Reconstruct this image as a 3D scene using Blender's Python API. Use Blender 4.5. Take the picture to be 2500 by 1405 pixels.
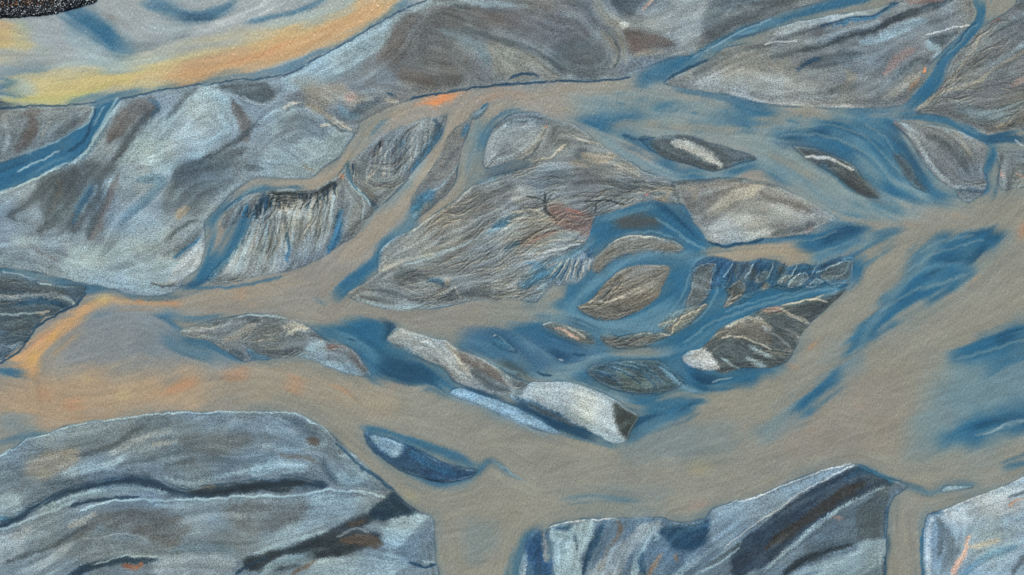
# Braided glacial river delta seen straight down from a drone.
# Plan coordinates below are metres times 12.5 on the ground ("u" units, 0.08 m each), x east, y south.
import bpy, math, random
import numpy as np

for o in list(bpy.data.objects):
    bpy.data.objects.remove(o)
SC = bpy.context.scene
U = 0.08                                   # metres per plan unit
W0, H0 = 2500.0, 1405.0

# ---------------------------------------------------------------- camera
cam = bpy.data.cameras.new("camera")
cam.sensor_width = 36.0
cam.lens = 24.0
cam.clip_end = 6000.0
camo = bpy.data.objects.new("camera", cam)
SC.collection.objects.link(camo)
CAM_H = (W0 * U / 2) / (18.0 / 24.0)
camo.location = (0, 0, CAM_H)
camo.rotation_euler = (0, 0, 0)
SC.camera = camo

# ---------------------------------------------------------------- sky and sun
SUN_EL, SUN_AZ = 36.0, -12.0               # degrees; azimuth from north (up), negative = west
w = bpy.data.worlds.new("World")
SC.world = w
w.use_nodes = True
nt = w.node_tree
sky = nt.nodes.new("ShaderNodeTexSky")
sky.sky_type = 'NISHITA'
sky.sun_disc = False
sky.sun_elevation = math.radians(SUN_EL)
sky.sun_rotation = math.radians(SUN_AZ)
nt.links.new(sky.outputs[0], nt.nodes["Background"].inputs[0])
nt.nodes["Background"].inputs[1].default_value = 0.10
sl = bpy.data.lights.new("sun", 'SUN')
sl.energy = 4.2
sl.angle = math.radians(0.5)
sl.color = (1.0, 0.95, 0.88)
so = bpy.data.objects.new("sun", sl)
SC.collection.objects.link(so)
so.rotation_euler = (math.radians(90 - SUN_EL), 0, math.radians(180 - SUN_AZ))
SC.view_settings.view_transform = 'Standard'
SC.view_settings.look = 'None'
SC.view_settings.gamma = 1.0
SC.view_settings.exposure = 0.0
CAL = (1.005, 1.02, 1.08)                      # daylight on a white card, per channel

# ---------------------------------------------------------------- plan grid
STEP = 2.0
xs = np.arange(-30, 2530.1, STEP, dtype=np.float32)
ys = np.arange(-30, 1436.1, STEP, dtype=np.float32)
NX, NY = len(xs), len(ys)
X, Y = np.meshgrid(xs, ys)
RNG = np.random.RandomState(7)
TAB = RNG.rand(512, 512).astype(np.float32)


def vnoise(u, v, seed=0):
    u = u + seed * 37.31
    v = v + seed * 91.17
    iu = np.floor(u).astype(np.int32)
    iv = np.floor(v).astype(np.int32)
    fu = u - iu
    fv = v - iv
    fu = fu * fu * (3 - 2 * fu)
    fv = fv * fv * (3 - 2 * fv)
    a = TAB[iv & 511, iu & 511]
    b = TAB[iv & 511, (iu + 1) & 511]
    c = TAB[(iv + 1) & 511, iu & 511]
    d = TAB[(iv + 1) & 511, (iu + 1) & 511]
    return ((a + (b - a) * fu) * (1 - fv) + (c + (d - c) * fu) * fv) * 2 - 1


def fbm(u, v, seed=0, n=4):
    r = 0
    amp = 0.5
    for i in range(n):
        r = r + amp * vnoise(u, v, seed + i * 3)
        u = u * 2.03
        v = v * 2.03
        amp *= 0.5
    return r


def sstep(a, b, x):
    t = np.clip((x - a) / (b - a), 0, 1)
    return t * t * (3 - 2 * t)


def blur(a, r, n=2):
    for _ in range(n):
        for ax in (0, 1):
            p = np.concatenate([np.repeat(a.take([0], ax), r + 1, ax), a, np.repeat(a.take([-1], ax), r, ax)], ax)
            c = np.cumsum(p, axis=ax, dtype=np.float64)
            L = a.shape[ax]
            k = 2 * r + 1
            a = ((c.take(range(k, k + L), ax) - c.take(range(0, L), ax)) / k).astype(np.float32)
    return a


# the sand and silt edges wander: every soft shape below is drawn on slightly warped ground
WX = X + 7 * fbm(X / 55, Y / 55, 1) + 4 * fbm(X / 14, Y / 14, 5, 3)
WY = Y + 7 * fbm(X / 55, Y / 55, 11) + 4 * fbm(X / 14, Y / 14, 15, 3)
EDGE = 3.2 * fbm(X / 22, Y / 22, 21, 3)
SPK = RNG.rand(NY, NX).astype(np.float32) - 0.5

PAL = dict(
    tan=(145, 145, 134), tanw=(162, 152, 132), org=(200, 162, 118), oran=(190, 140, 104), oran2=(232, 148, 92),
    yel=(206, 190, 128), yelg=(186, 188, 122), yelo=(218, 176, 98), lgn=(160, 170, 172),
    lb=(160, 186, 193), lg=(166, 179, 182), wh=(205, 213, 213), cream=(190, 189, 174),
    mg=(121, 132, 135), bg=(104, 135, 148), bgd=(98, 114, 124), bgl=(128, 151, 155), lbw=(106, 146, 164),
    dg=(74, 86, 91), dgb=(70, 90, 103), br=(99, 95, 92), brn=(92, 78, 64), brn2=(142, 118, 94),
    bl=(49, 103, 135), db=(33, 68, 94), db2=(38, 60, 76), vd=(38, 49, 55), vdb=(54, 52, 48),
    pk=(172, 142, 132), pkor=(210, 172, 150), red=(192, 112, 102), redb=(128, 100, 92), rust=(146, 92, 66),
    teal=(50, 95, 102), blk=(30, 33, 36), gr=(140, 168, 132))


def c_of(c):
    return np.array(PAL[c] if isinstance(c, str) else c, np.float32) / 255.0


COL = np.empty((NY, NX, 3), np.float32)
COL[:] = c_of('tan')
HGT = np.zeros((NY, NX), np.float32)       # extra relief drawn by strokes, metres
SD = np.full((NY, NX), -60, np.float32)    # distance inside the nearest bar, plan units
LAB = np.full((NY, NX), -1, np.int16)
OC = np.zeros((NY, NX), np.float32)
OS = np.zeros((NY, NX), np.float32)
MASK = {}


def P(s):
    return np.array([[float(v) for v in p.split(',')] for p in s.split()], np.float64)


def spline(p, closed=False, step=7.0):
    n = len(p)
    if n == 1:
        p = np.array([p[0] - [2, 0], p[0] + [2, 0]])
        n = 2
    out = []
    for i in range(n if closed else n - 1):
        if closed:
            a, b, c, d = p[i - 1], p[i], p[(i + 1) % n], p[(i + 2) % n]
        else:
            b, c = p[i], p[i + 1]
            a = p[i - 1] if i else 2 * b - c
            d = p[i + 2] if i + 2 < n else 2 * c - b
        k = max(2, int(np.hypot(*(c - b)) / step))
        t = np.linspace(0, 1, k, endpoint=False)[:, None]
        q = 0.5 * (2 * b + (c - a) * t + (2 * a - 5 * b + 4 * c - d) * t * t + (3 * b - a - 3 * c + d) * t ** 3)
        # keep corners from overshooting: blend with the straight line
        out.append(0.75 * q + 0.25 * (b + (c - b) * t))
    if not closed:
        out.append(p[-1:])
    return np.concatenate(out)


def box(x0, x1, y0, y1):
    i0 = int(max(0, math.floor((x0 - xs[0]) / STEP)))
    i1 = int(min(NX, math.ceil((x1 - xs[0]) / STEP) + 1))
    j0 = int(max(0, math.floor((y0 - ys[0]) / STEP)))
    j1 = int(min(NY, math.ceil((y1 - ys[0]) / STEP) + 1))
    return i0, i1, j0, j1


NS = [0]
FINE = [[], False]                        # thin lines are drawn last, crisp


def stroke(col, wid, op, pts, soft=0.7, m='', h=0.0, streak=0.55, flow=1.0, taper=0.35):
    """A band of sediment or water along a curve; its streaks run along the curve."""
    if wid < 4.6 and not FINE[1]:
        FINE[0].append((col, wid, op, pts, soft, m, h, streak, flow, taper))
        return
    NS[0] += 1
    p = spline(P(pts))
    seg = np.diff(p, axis=0)
    ln = np.hypot(seg[:, 0], seg[:, 1])
    s = np.concatenate([[0], np.cumsum(ln)])
    T = s[-1]
    R = wid * 1.9 + 14
    i0, i1, j0, j1 = box(p[:, 0].min() - R, p[:, 0].max() + R, p[:, 1].min() - R, p[:, 1].max() + R)
    if i1 <= i0 or j1 <= j0:
        return
    D = np.full((j1 - j0, i1 - i0), 1e9, np.float32)
    S = np.zeros_like(D)
    L = np.zeros_like(D)
    for k in range(len(seg)):
        if ln[k] < 1e-6:
            continue
        a, b = p[k], p[k + 1]
        bi0, bi1, bj0, bj1 = box(min(a[0], b[0]) - R, max(a[0], b[0]) + R, min(a[1], b[1]) - R, max(a[1], b[1]) + R)
        if bi1 <= bi0 or bj1 <= bj0:
            continue
        wx = WX[bj0:bj1, bi0:bi1]
        wy = WY[bj0:bj1, bi0:bi1]
        ux, uy = seg[k] / ln[k]
        rx = wx - a[0]
        ry = wy - a[1]
        t = np.clip(rx * ux + ry * uy, 0, ln[k])
        dx = rx - t * ux
        dy = ry - t * uy
        d = np.sqrt(dx * dx + dy * dy)
        sl_ = (slice(bj0 - j0, bj1 - j0), slice(bi0 - i0, bi1 - i0))
        upd = d < D[sl_]
        D[sl_][upd] = d[upd]
        S[sl_][upd] = (t + s[k])[upd]
        L[sl_][upd] = (rx * uy - ry * ux)[upd]
        if flow:
            wgt = np.exp(-(d / (wid + 8)) ** 2) * flow
            th = 2 * math.atan2(uy, ux)
            OC[bj0:bj1, bi0:bi1] += wgt * math.cos(th)
            OS[bj0:bj1, bi0:bi1] += wgt * math.sin(th)
    e = min(T * taper, wid * 3.0) + 1e-3
    wl = wid * (0.25 + 0.75 * np.sqrt(np.clip(np.minimum(S, T - S) / e, 0, 1)))
    nz = vnoise(S / (14 + wid), L / (1.6 + 0.10 * wid), NS[0]) * 0.6 + vnoise(S / 7, L / 2.4, NS[0] + 77) * 0.4
    if m == 'b':
        soft = soft * .7
    if m == 'w':
        soft, streak = 1.0, streak * 0.6
    q = D / wl + nz * streak * 0.5
    a = op * (1 - sstep(1 - soft, 1 + soft * 0.6, q))
    sub = (slice(j0, j1), slice(i0, i1))
    if m:
        a = a * MASK[m][sub]
    COL[sub] += (c_of(col) - COL[sub]) * a[..., None]
    if h:
        HGT[sub] += h * a


def signed(pts, R, closed=True):
    p = spline(P(pts), True, 6.0)
    q = np.concatenate([p, p[:1]])
    i0, i1, j0, j1 = box(p[:, 0].min() - R, p[:, 0].max() + R, p[:, 1].min() - R, p[:, 1].max() + R)
    D = np.full((j1 - j0, i1 - i0), float(R), np.float32)
    par = np.zeros((j1 - j0, i1 - i0 + 1), np.int32)
    for k in range(len(p)):
        a, b = q[k], q[k + 1]
        bi0, bi1, bj0, bj1 = box(min(a[0], b[0]) - R, max(a[0], b[0]) + R, min(a[1], b[1]) - R, max(a[1], b[1]) + R)
        if bi1 > bi0 and bj1 > bj0:
            v = b - a
            ll = v @ v
            if ll > 1e-9:
                rx = X[bj0:bj1, bi0:bi1] - a[0]
                ry = Y[bj0:bj1, bi0:bi1] - a[1]
                t = np.clip((rx * v[0] + ry * v[1]) / ll, 0, 1)
                d = np.hypot(rx - t * v[0], ry - t * v[1])
                sl_ = (slice(bj0 - j0, bj1 - j0), slice(bi0 - i0, bi1 - i0))
                np.minimum(D[sl_], d, out=D[sl_])
        y0, y1 = min(a[1], b[1]), max(a[1], b[1])
        r0 = int(np.searchsorted(ys, y0))
        r1 = int(np.searchsorted(ys, y1))
        r0, r1 = max(r0, j0), min(r1, j1)
        if r1 > r0:
            yy = ys[r0:r1]
            xi = a[0] + (yy - a[1]) / (b[1] - a[1]) * (b[0] - a[0])
            ci = np.clip(np.searchsorted(xs, xi), i0, i1) - i0
            np.add.at(par, (np.arange(r0, r1) - j0, ci), 1)
    inside = (np.cumsum(par, axis=1)[:, :-1] % 2) == 1
    return np.where(inside, D, -D), (slice(j0, j1), slice(i0, i1))


def area(col, op, feather, pts, m='', h=0.0):
    """A patch of sediment or water with a feathered, streaky edge."""
    NS[0] += 1
    if m == 'b':
        feather = feather * .6
    R = feather * 1.6 + 8
    d, sub = signed(pts, R)
    x, y = X[sub], Y[sub]
    nz = fbm(x / (feather * 1.5 + 10), y / (feather * 1.5 + 10), NS[0], 5)
    a = op * sstep(-feather, feather, d + nz * feather * 1.2)
    a = a * (1 + 0.25 * fbm(x / 40, y / 40, NS[0] + 50, 3))
    if m:
        a = a * MASK[m][sub]
    a = np.clip(a, 0, 1)
    COL[sub] += (c_of(col) - COL[sub]) * a[..., None]
    if h:
        HGT[sub] += h * a


BARS = []


def bar(label, col, pts, height=0.35, name='sandbar', cat='sandbar', slope=26, group='sandbars between the river channels', rill=0.0, relief=1.0):
    d, sub = signed(pts, 60)
    d = d + EDGE[sub]
    k = len(BARS)
    up = d > SD[sub]
    SD[sub][up] = d[up]
    LAB[sub][up] = k
    BARS.append(dict(label=label, col=col, h=height, name=name, cat=cat, slope=slope, group=group, rill=rill, relief=relief))




def leaf(col, pts, op=.8, line='cream', f=3):
    """A small tongue of silt with a pale levee on its rim and a shadow line painted on its lee side."""
    area(col, op, f, pts)
    c = P(pts)
    ring = ' '.join('%.0f,%.0f' % (a, b) for a, b in np.concatenate([c, c[:1]]))
    stroke('dgb', 2.4, .45, ' '.join('%.0f,%.0f' % (a + 2, b + 3) for a, b in c[len(c) // 2:]), flow=0.3)  # painted shadow line, set below and right of the rim
    stroke(line, 1.2, .42, ring, h=.012, flow=0.3, taper=.05)


S, A, B = stroke, area, bar

# ================================================================ dry land between the channels
B('small grey brown sandbar at the left edge below the yellow lagoon', 'mg', '-90,268 0,268 100,262 226,259 230,268 215,300 165,327 105,358 50,382 0,399 -90,430', 0.4)
B('very large pale grey sandbar at left between the lagoon and the orange streaked channel', (132, 149, 158),
  '292,247 359,228 400,219 487,207 564,201 640,194 671,187 717,175 700,215 695,245 730,252 790,285 862,326 843,357 830,383 799,402 771,427 748,437 684,437 640,432 602,445 564,473 528,511 502,540 497,547 498,570 500,586 497,619 484,657 448,683 441,700 410,720 359,723 320,719 282,709 256,702 213,695 160,682 102,668 51,658 -90,640 -90,500 0,470 60,446 123,417 169,401 213,357 250,308', 0.55, slope=40)
B('broad grey sandbar at the top centre with a charcoal brown middle', (120, 129, 133),
  '717,174 774,143 850,102 927,55 979,28 1043,0 1110,-70 2140,-70 2090,-22 2026,0 1937,23 1880,43 1804,74 1740,113 1691,137 1650,139 1604,154 1565,174 1530,189 1471,197 1381,197 1330,199 1278,205 1240,209 1132,217 1055,231 1005,243 979,250 961,258 920,278 880,299 862,326 790,285 730,252 695,245 700,215', 0.6, slope=40)
B('dark grey sandbar at the left edge beside the orange bend', 'dgb', '-90,660 0,666 51,676 102,691 150,697 211,700 205,712 190,735 180,745 140,767 110,774 95,790 75,810 60,840 20,870 0,882 -90,930', 0.4, rill=.3)
B('rill scored sandbar left of centre with dark eroded upper bank and pale fan', (120, 131, 135),
  '1091,281 1081,320 1061,360 1010,418 985,450 948,486 917,513 892,545 881,563 863,580 825,601 794,624 748,647 684,668 640,675 589,688 533,697 507,682 533,650 564,619 587,588 597,565 615,540 600,530 575,545 545,560 540,530 564,498 600,477 640,470 658,465 704,461 733,465 763,465 774,460 797,447 820,432 838,414 848,396 866,383 892,363 917,338 948,325 979,310 1017,296 1055,288', 0.5, rill=1.0)
B('narrow brown sandbar between the two tan channels above centre', (118, 122, 121),
  '1150,294 1140,330 1132,352 1125,385 1116,415 1112,440 1094,470 1068,493 1040,518 1012,540 1000,520 1004,486 1020,465 1040,437 1058,408 1075,375 1095,335 1120,308', 0.35)
B('tiny lens shaped islet between the two tan channels near the orange patch', 'bg', '1195,249 1178,264 1146,286 1162,291 1186,271', 0.15, name='islet', cat='islet', slope=6)
B('large warm grey sandbar in the middle covered in fine branching rills', (128, 138, 141),
  '1260,277 1222,297 1204,315 1191,346 1184,363 1181,396 1184,411 1215,407 1260,393 1300,400 1270,412 1215,428 1190,440 1163,450 1132,471 1107,493 1068,519 1040,537 1020,552 999,565 979,573 948,591 927,609 922,632 922,663 915,673 889,691 858,709 848,716 856,728 889,741 927,751 966,757 1017,757 1068,753 1107,745 1158,735 1209,734 1260,728 1290,738 1310,735 1337,708 1360,690 1348,660 1375,640 1395,625 1420,605 1440,575 1445,555 1455,529 1496,519 1542,502 1594,489 1624,496 1650,494 1655,470 1652,447 1637,445 1606,429 1573,417 1535,394 1509,378 1471,357 1424,318 1389,300 1350,290 1300,274', 0.6, slope=40, rill=1.0)
B('pale cream sandbar right of centre below the small white topped bar', (146, 152, 150),
  '1652,447 1700,440 1780,435 1860,444 1911,460 1962,484 2009,514 2044,535 2014,550 1988,560 1973,573 1924,578 1860,582 1804,596 1765,601 1734,593 1714,568 1688,534 1670,500 1650,494', 0.55, slope=34)
B('small white topped sandbar right of the upper middle in the blue channel', 'dg', '1560,336 1600,334 1676,330 1727,346 1790,365 1847,388 1804,399 1773,410 1747,419 1727,417 1688,404 1624,388 1585,362', 0.35, slope=20)
B('striped grey sandbar at the top right pointing left with a sharp tip', (126, 134, 136),
  '1622,201 1676,172 1727,149 1768,120 1824,108 1870,105 1872,92 1878,77 1937,56 2014,41 2116,26 2183,5 2240,-30 2240,-70 2372,-70 2374,0 2385,26 2381,46 2365,67 2332,97 2294,133 2278,151 2265,167 2255,205 2228,227 2222,243 2206,256 2155,262 2091,266 2039,264 1937,261 1898,257 1860,253 1829,246 1778,231 1727,225 1676,218 1637,209', 0.55, slope=34)
B('brown grey sandbar in the upper right corner with thin pale rills', (112, 119, 121),
  '2232,277 2252,251 2283,226 2306,200 2315,167 2325,143 2360,104 2393,74 2424,50 2475,17 2510,-70 2600,-70 2600,316 2500,318 2450,322 2411,330 2360,311 2308,288 2270,279', 0.5, rill=.6)
B('grey leaf shaped sandbar at right below the upper right corner', (117, 126, 130),
  '2178,296 2219,302 2283,307 2329,318 2372,333 2411,356 2408,380 2403,401 2398,417 2408,435 2408,458 2395,478 2362,495 2339,482 2332,463 2306,450 2280,427 2250,390 2226,352 2210,330 2193,316', 0.4, rill=.3)
B('small grey sandbar touching the right edge with pink brown marks', 'mg', '2431,363 2500,368 2600,370 2600,440 2500,457 2449,467 2436,445 2441,410 2432,385', 0.3, rill=.5)
B('low dark streaked bar in the blue water with a white crest', (70, 80, 86), '1935,356 1990,362 2050,386 2085,405 2112,440 2152,482 2115,480 2080,465 2040,430 1995,405 1960,382', 0.2, slope=14, rill=.3)
B('slim dark bar in the blue water left of the grey leaf shaped bar', (72, 88, 96), '2180,370 2206,383 2228,409 2241,440 2268,470 2239,462 2214,437 2193,403', 0.18, slope=12, rill=.3)
B('small curved brown islet below the blue pond right of centre', (120, 120, 113), '1481,601 1509,583 1542,574 1573,575 1622,583 1650,588 1670,607 1660,618 1615,620 1580,612 1550,619 1522,626 1491,641 1465,665 1447,663 1448,635 1462,620', 0.25, name='islet', cat='islet', slope=10, rill=1.0)
B('fan shaped islet of white rills and dark gullies beside the blue pond outlet', (120, 138, 148), '1386,630 1424,606 1446,609 1450,640 1432,670 1408,694 1362,700 1340,692 1322,672 1352,648', 0.15, name='islet', cat='islet', slope=10, rill=.8)
B('small dark islet with one white fleck in the blue water below the large middle bar', (52, 82, 106), '1190,822 1212,816 1237,833 1264,858 1243,861 1202,841', 0.12, name='islet', cat='islet', slope=8)
B('rounded brown islet with fine dark lines in the middle of the blue braids', (120, 120, 113), '1409,751 1432,738 1452,722 1463,706 1488,682 1522,655 1573,646 1632,650 1637,665 1622,690 1612,718 1594,738 1560,760 1509,780 1465,783 1432,770', 0.3, name='islet', cat='islet', slope=12, rill=1.0)
B('dark rill scored sandbar under the thin tan channel right of centre', (48, 86, 114),
  '1691,652 1722,632 1745,626 1773,632 1804,642 1855,634 1893,637 1924,650 1962,645 1988,652 2027,634 2055,628 2085,629 2082,660 2076,686 2062,703 2000,704 1930,711 1880,705 1850,716 1815,742 1775,753 1765,748 1775,715 1745,700 1718,742 1685,751 1672,746 1685,710 1692,680', 0.35, slope=14, rill=1.0)
B('slender grey green islet trailing a thin tail in the blue braids', (108, 116, 112), '1601,795 1614,786 1640,764 1665,754 1727,740 1720,757 1690,786 1660,811 1640,817 1622,808', 0.2, name='islet', cat='islet', slope=8, rill=.7)
B('flat dark islet with two pale ovals in the blue braids', (84, 96, 100), '1463,818 1496,818 1509,824 1530,818 1573,813 1612,813 1640,818 1606,834 1560,850 1542,853 1501,850 1476,842', 0.2, name='islet', cat='islet', slope=8, rill=.7)
B('long thin lens islet with an orange tan crest in the blue braids', (120, 122, 112), '1321,795 1342,787 1368,789 1394,796 1424,804 1445,818 1455,842 1432,839 1394,832 1363,819 1342,803', 0.2, name='islet', cat='islet', slope=8, rill=.5)
B('dark streaked sandbar with a bright white patch beside the wide tan river', (76, 88, 91),
  '1663,874 1676,858 1714,849 1735,825 1768,795 1816,774 1855,755 1911,744 1988,726 2064,702 2058,718 2014,759 1986,782 1957,815 1939,854 1919,884 1886,898 1852,899 1800,902 1765,913 1742,905 1701,903 1676,891', 0.4, slope=18, rill=.8)
B('low dark blue green sandbar full of leaf shaped rills in the blue braids', (60, 82, 92), '1430,906 1471,885 1560,880 1612,882 1640,905 1672,931 1640,951 1609,964 1571,961 1522,956 1471,939', 0.18, slope=12, rill=1.0)
B('long pale sandbar below centre running down to the right with a brown flank', (160, 172, 175),
  '943,829 951,813 971,800 1004,810 1056,826 1089,833 1120,853 1158,868 1209,894 1260,924 1290,938 1262,955 1240,965 1196,962 1145,946 1107,930 1094,912 1068,892 1009,867 963,843', 0.5, slope=24, rill=.2)
B('bright white blue sandbar below centre with a dark right wedge', (160, 180, 190),
  '1242,966 1262,955 1290,938 1304,934 1381,933 1419,941 1471,960 1504,978 1535,999 1560,1014 1550,1040 1532,1072 1526,1078 1500,1085 1460,1064 1434,1050 1394,1040 1350,1025 1300,1002 1262,982', 0.5, slope=26)
B('thin pale blue sand spit along the edge of the wide tan river', (146, 182, 204), '1097,962 1125,948 1180,966 1240,986 1291,1012 1345,1042 1373,1061 1342,1057 1291,1042 1240,1021 1196,1003 1140,980', 0.25, name='sand_spit', cat='sand spit', slope=8)
B('grey arrow shaped sandbar left of the lower middle above the orange river', (112, 124, 130),
  '437,810 474,795 512,785 564,774 615,767 640,768 671,768 710,781 748,796 774,812 799,832 815,843 845,843 871,864 897,900 906,920 876,920 838,910 799,895 763,879 722,872 671,877 620,882 597,883 575,873 538,850 512,832 456,823', 0.45, slope=26, rill=.2)
B('large blue grey sandbar at lower left below the orange river', (114, 132, 142),
  '-90,1180 0,1114 38,1094 64,1073 90,1067 123,1058 154,1043 205,1033 282,1022 359,1011 436,1005 500,1008 538,1004 640,1005 684,1005 722,1010 753,1023 779,1038 807,1059 822,1076 849,1098 880,1124 919,1159 959,1195 946,1199 866,1188 796,1182 708,1162 640,1166 564,1181 500,1186 456,1196 410,1181 384,1166 307,1164 231,1177 159,1195 90,1235 46,1258 26,1276 0,1288 -90,1300', 0.55, slope=30)
B('dark banded sandbar filling the lower left corner', (116, 133, 142),
  '-90,1300 0,1288 26,1276 46,1258 90,1235 159,1195 231,1177 307,1164 384,1166 410,1181 456,1196 500,1186 564,1181 640,1166 708,1162 796,1182 866,1188 946,1199 959,1195 985,1221 1020,1247 1051,1261 1060,1278 1060,1318 1064,1366 1071,1405 1075,1480 -90,1480', 0.55, slope=30)
B('dark blue lens shaped island splitting the lower tan channel', (50, 80, 105), '888,1053 928,1064 994,1084 1038,1106 1078,1128 1126,1140 1164,1149 1148,1168 1104,1178 1060,1176 994,1156 963,1143 928,1116 902,1090', 0.3, name='island', cat='island', slope=16)
B('small dark blue bar with a white sliver at the bottom centre', (46, 82, 116), '1312,1294 1336,1294 1340,1330 1348,1380 1350,1480 1262,1480 1266,1400 1280,1345 1290,1312', 0.2, slope=12)
B('pale streaked sandbar at the bottom right of centre with diagonal stripes', (92, 116, 134),
  '1341,1287 1385,1274 1438,1267 1504,1265 1610,1264 1636,1274 1671,1277 1724,1265 1733,1252 1735,1290 1700,1340 1640,1410 1600,1480 1352,1480 1355,1405 1350,1370 1345,1330', 0.5, slope=26)
B('sandbar at lower right with bold dark and light diagonal bands', (100, 120, 134),
  '1733,1250 1750,1239 1812,1221 1878,1199 1948,1168 2014,1146 2080,1133 2102,1135 2146,1157 2186,1173 2217,1186 2186,1212 2172,1234 2164,1309 2164,1353 2155,1405 2150,1480 1600,1480 1640,1410 1700,1340 1735,1290', 0.55, slope=26)
B('pale ice blue sandbar filling the lower right corner', (142, 167, 182), '2300,1247 2353,1225 2432,1195 2500,1164 2600,1120 2600,1480 2258,1480 2256,1405 2254,1344 2256,1291 2266,1257', 0.55, slope=26)
B('tiny white triangular islet at lower right above the pale corner bar', 'lb', '2299,1203 2304,1188 2340,1187 2374,1188 2335,1199', 0.15, name='islet', cat='islet', slope=6)
B('dark stony bank in the upper left corner beside the yellow lagoon', 'blk', '-90,-70 262,-70 240,-2 205,17 160,28 115,38 60,42 0,46 -90,50', 0.8, name='stony_bank', cat='bank', slope=12, group='', relief=0.3)

DRY = sstep(-1.5, 1.5, SD)
MASK['b'] = DRY
MASK['w'] = 1 - DRY
for k, b in enumerate(BARS):
    a = ((LAB == k) * DRY)[..., None]
    COL += (c_of(b['col']) - COL) * a
# shallow clear water and wet sand along every bar
a = np.exp(-np.clip(-SD, 0, 60) / 9.0) * (1 - DRY) * (0.55 + 0.5 * fbm(X / 70, Y / 70, 31, 3))
COL += (c_of('bl') - COL) * np.clip(a * 0.6, 0, 1)[..., None]
OC += 0.02 * math.cos(2 * math.radians(-22))
OS += 0.02 * math.sin(2 * math.radians(-22))

# the finer, paler silt of the upper channels
A((154, 151, 143), .9, 40, '560,470 700,430 850,360 1000,230 1250,200 1560,170 1900,250 2250,260 2250,520 2000,600 1650,640 1500,420 1250,260 1150,320 1100,480 950,620 700,700 500,700', m='w')
A((146, 144, 136), .8, 40, '-60,700 500,690 760,640 900,700 1300,740 1300,800 900,790 700,780 560,960 700,1000 300,1030 -60,1060', m='w')

# ================================================================ silt, sand and wet patches
# --- lagoon at the upper left
A('lgn', .95, 10, '-90,48 60,44 160,30 240,2 262,-60 1110,-60 1043,0 927,55 850,102 774,143 717,172 640,190 487,203 359,225 290,240 220,255 0,262 -90,264', m='w')
S('yel', 40, .7, '20,215 120,205 260,185 420,160 560,135 700,95 800,55 880,10', m='w')
S('yel', 26, .85, '60,238 130,230 220,212 300,198 400,182 520,158 640,132 760,92 860,52 950,8 1000,-30', m='w')
S('org', 34, .75, '440,178 560,152 680,115 780,78 870,35 930,-10', m='w')
S('org', 22, .85, '400,196 480,182 560,166 650,140 720,118 800,86 880,48 950,12 1000,-30', m='w')
S('oran', 14, .45, '560,158 640,135 720,105', m='w')
S('yelg', 16, .7, '0,240 60,245 120,243 200,232 260,214', m='w')
S('pk', 14, .35, '330,200 430,170 560,130 620,115', m='w')
S('org', 22, .75, '-60,60 0,70 14,95 -20,120', m='w')
S('yel', 36, .65, '-40,100 40,105 80,110', m='w')
S('gr', 14, .5, '40,65 60,75', m='w')
S('gr', 16, .35, '95,125 120,125', m='w')
S('bg', 20, .45, '0,165 70,170 120,160', m='w')
A('bl', .85, 22, '150,30 210,36 270,60 290,95 320,128 280,135 250,115 215,85 170,58', m='w')
S('bl', 16, .8, '215,55 255,85 280,120', m='w')
S('br', 12, .55, '255,42 295,55 320,78', m='w')
S('lb', 22, .6, '165,85 200,110 250,150 320,165', m='w')
S('bl', 18, .75, '350,8 400,22 440,33 490,38 545,22 570,0', m='w')
S('db', 8, .75, '440,36 480,42 530,38', m='w')
S('lg', 22, .6, '285,20 305,55 340,90', m='w')
S('lb', 20, .5, '360,62 420,72 470,60', m='w')
S('dgb', 7, .45, '320,118 380,106 440,92 500,76 560,60 630,22', m='w', streak=1.2)
S('wh', 10, .7, '460,88 520,68 580,48 640,28 670,0', m='w', streak=1.0)
S('bl', 10, .8, '600,52 650,42 700,32 760,14 800,-10', m='w')
S('lb', 14, .6, '650,70 740,45 840,15 870,-10', m='w')
S('lb', 14, .5, '100,170 200,150 300,160 420,130', m='w')
S('bl', 8, .9, '-30,208 20,216 60,226', m='w')
S('lb', 9, .7, '40,205 60,212 90,228', m='w')
S('bg', 14, .5, '-20,185 60,180 120,170', m='w')
A('db2', .95, 4, '-40,240 4,246 20,255 38,261 -40,264', m='w')
S('bl', 5, .75, '160,250 240,242 290,236 340,224 420,207 520,193 640,181 720,162 790,122 850,90 930,45 1010,5', m='w')
S('db', 2.2, .8, '0,264 120,259 238,253', flow=0)
S('db', 2.2, .8, '292,245 359,227 487,205 640,192 720,172 790,133 850,101 930,53 1043,-2', flow=0)

# --- top centre bar
A('lb', .75, 22, '690,196 760,150 850,108 960,46 1005,30 960,95 905,140 870,170 800,205 720,225', m='b')
S('lb', 10, .75, '690,192 740,170 790,143 850,110 920,70 990,35 1060,2', m='b')
A((88, 91, 92), .7, 30, '990,40 1120,20 1250,20 1260,70 1150,60 1100,120 1160,165 1120,212 1010,212 950,160 965,100', m='b')
S('br', 30, .65, '1010,40 985,75 960,125 925,148', m='b')
S('br', 20, .7, '970,180 1010,192 1060,202', m='b')
A('tan', .7, 18, '1180,105 1250,105 1330,150 1360,195 1260,203 1205,175', m='b')
S('dg', 9, .6, '1130,72 1200,92 1270,112 1330,142 1380,185', m='b')
S('bg', 18, .35, '1080,75 1160,110 1200,160', m='b')
S('br', 16, .75, '1130,22 1190,46 1260,58 1310,78', m='b')
S('dg', 10, .6, '1095,8 1150,28', m='b')
S('lb', 7, .5, '1060,12 1130,5 1200,14 1290,22', m='b')
A((102, 103, 105), .6, 24, '1240,30 1400,-5 1455,40 1440,105 1350,120 1270,85', m='b')
S('dg', 8, .5, '1380,10 1430,20 1460,60', m='b')
S('tan', 15, .75, '1450,-20 1468,25 1500,58 1530,68', m='b')
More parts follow.
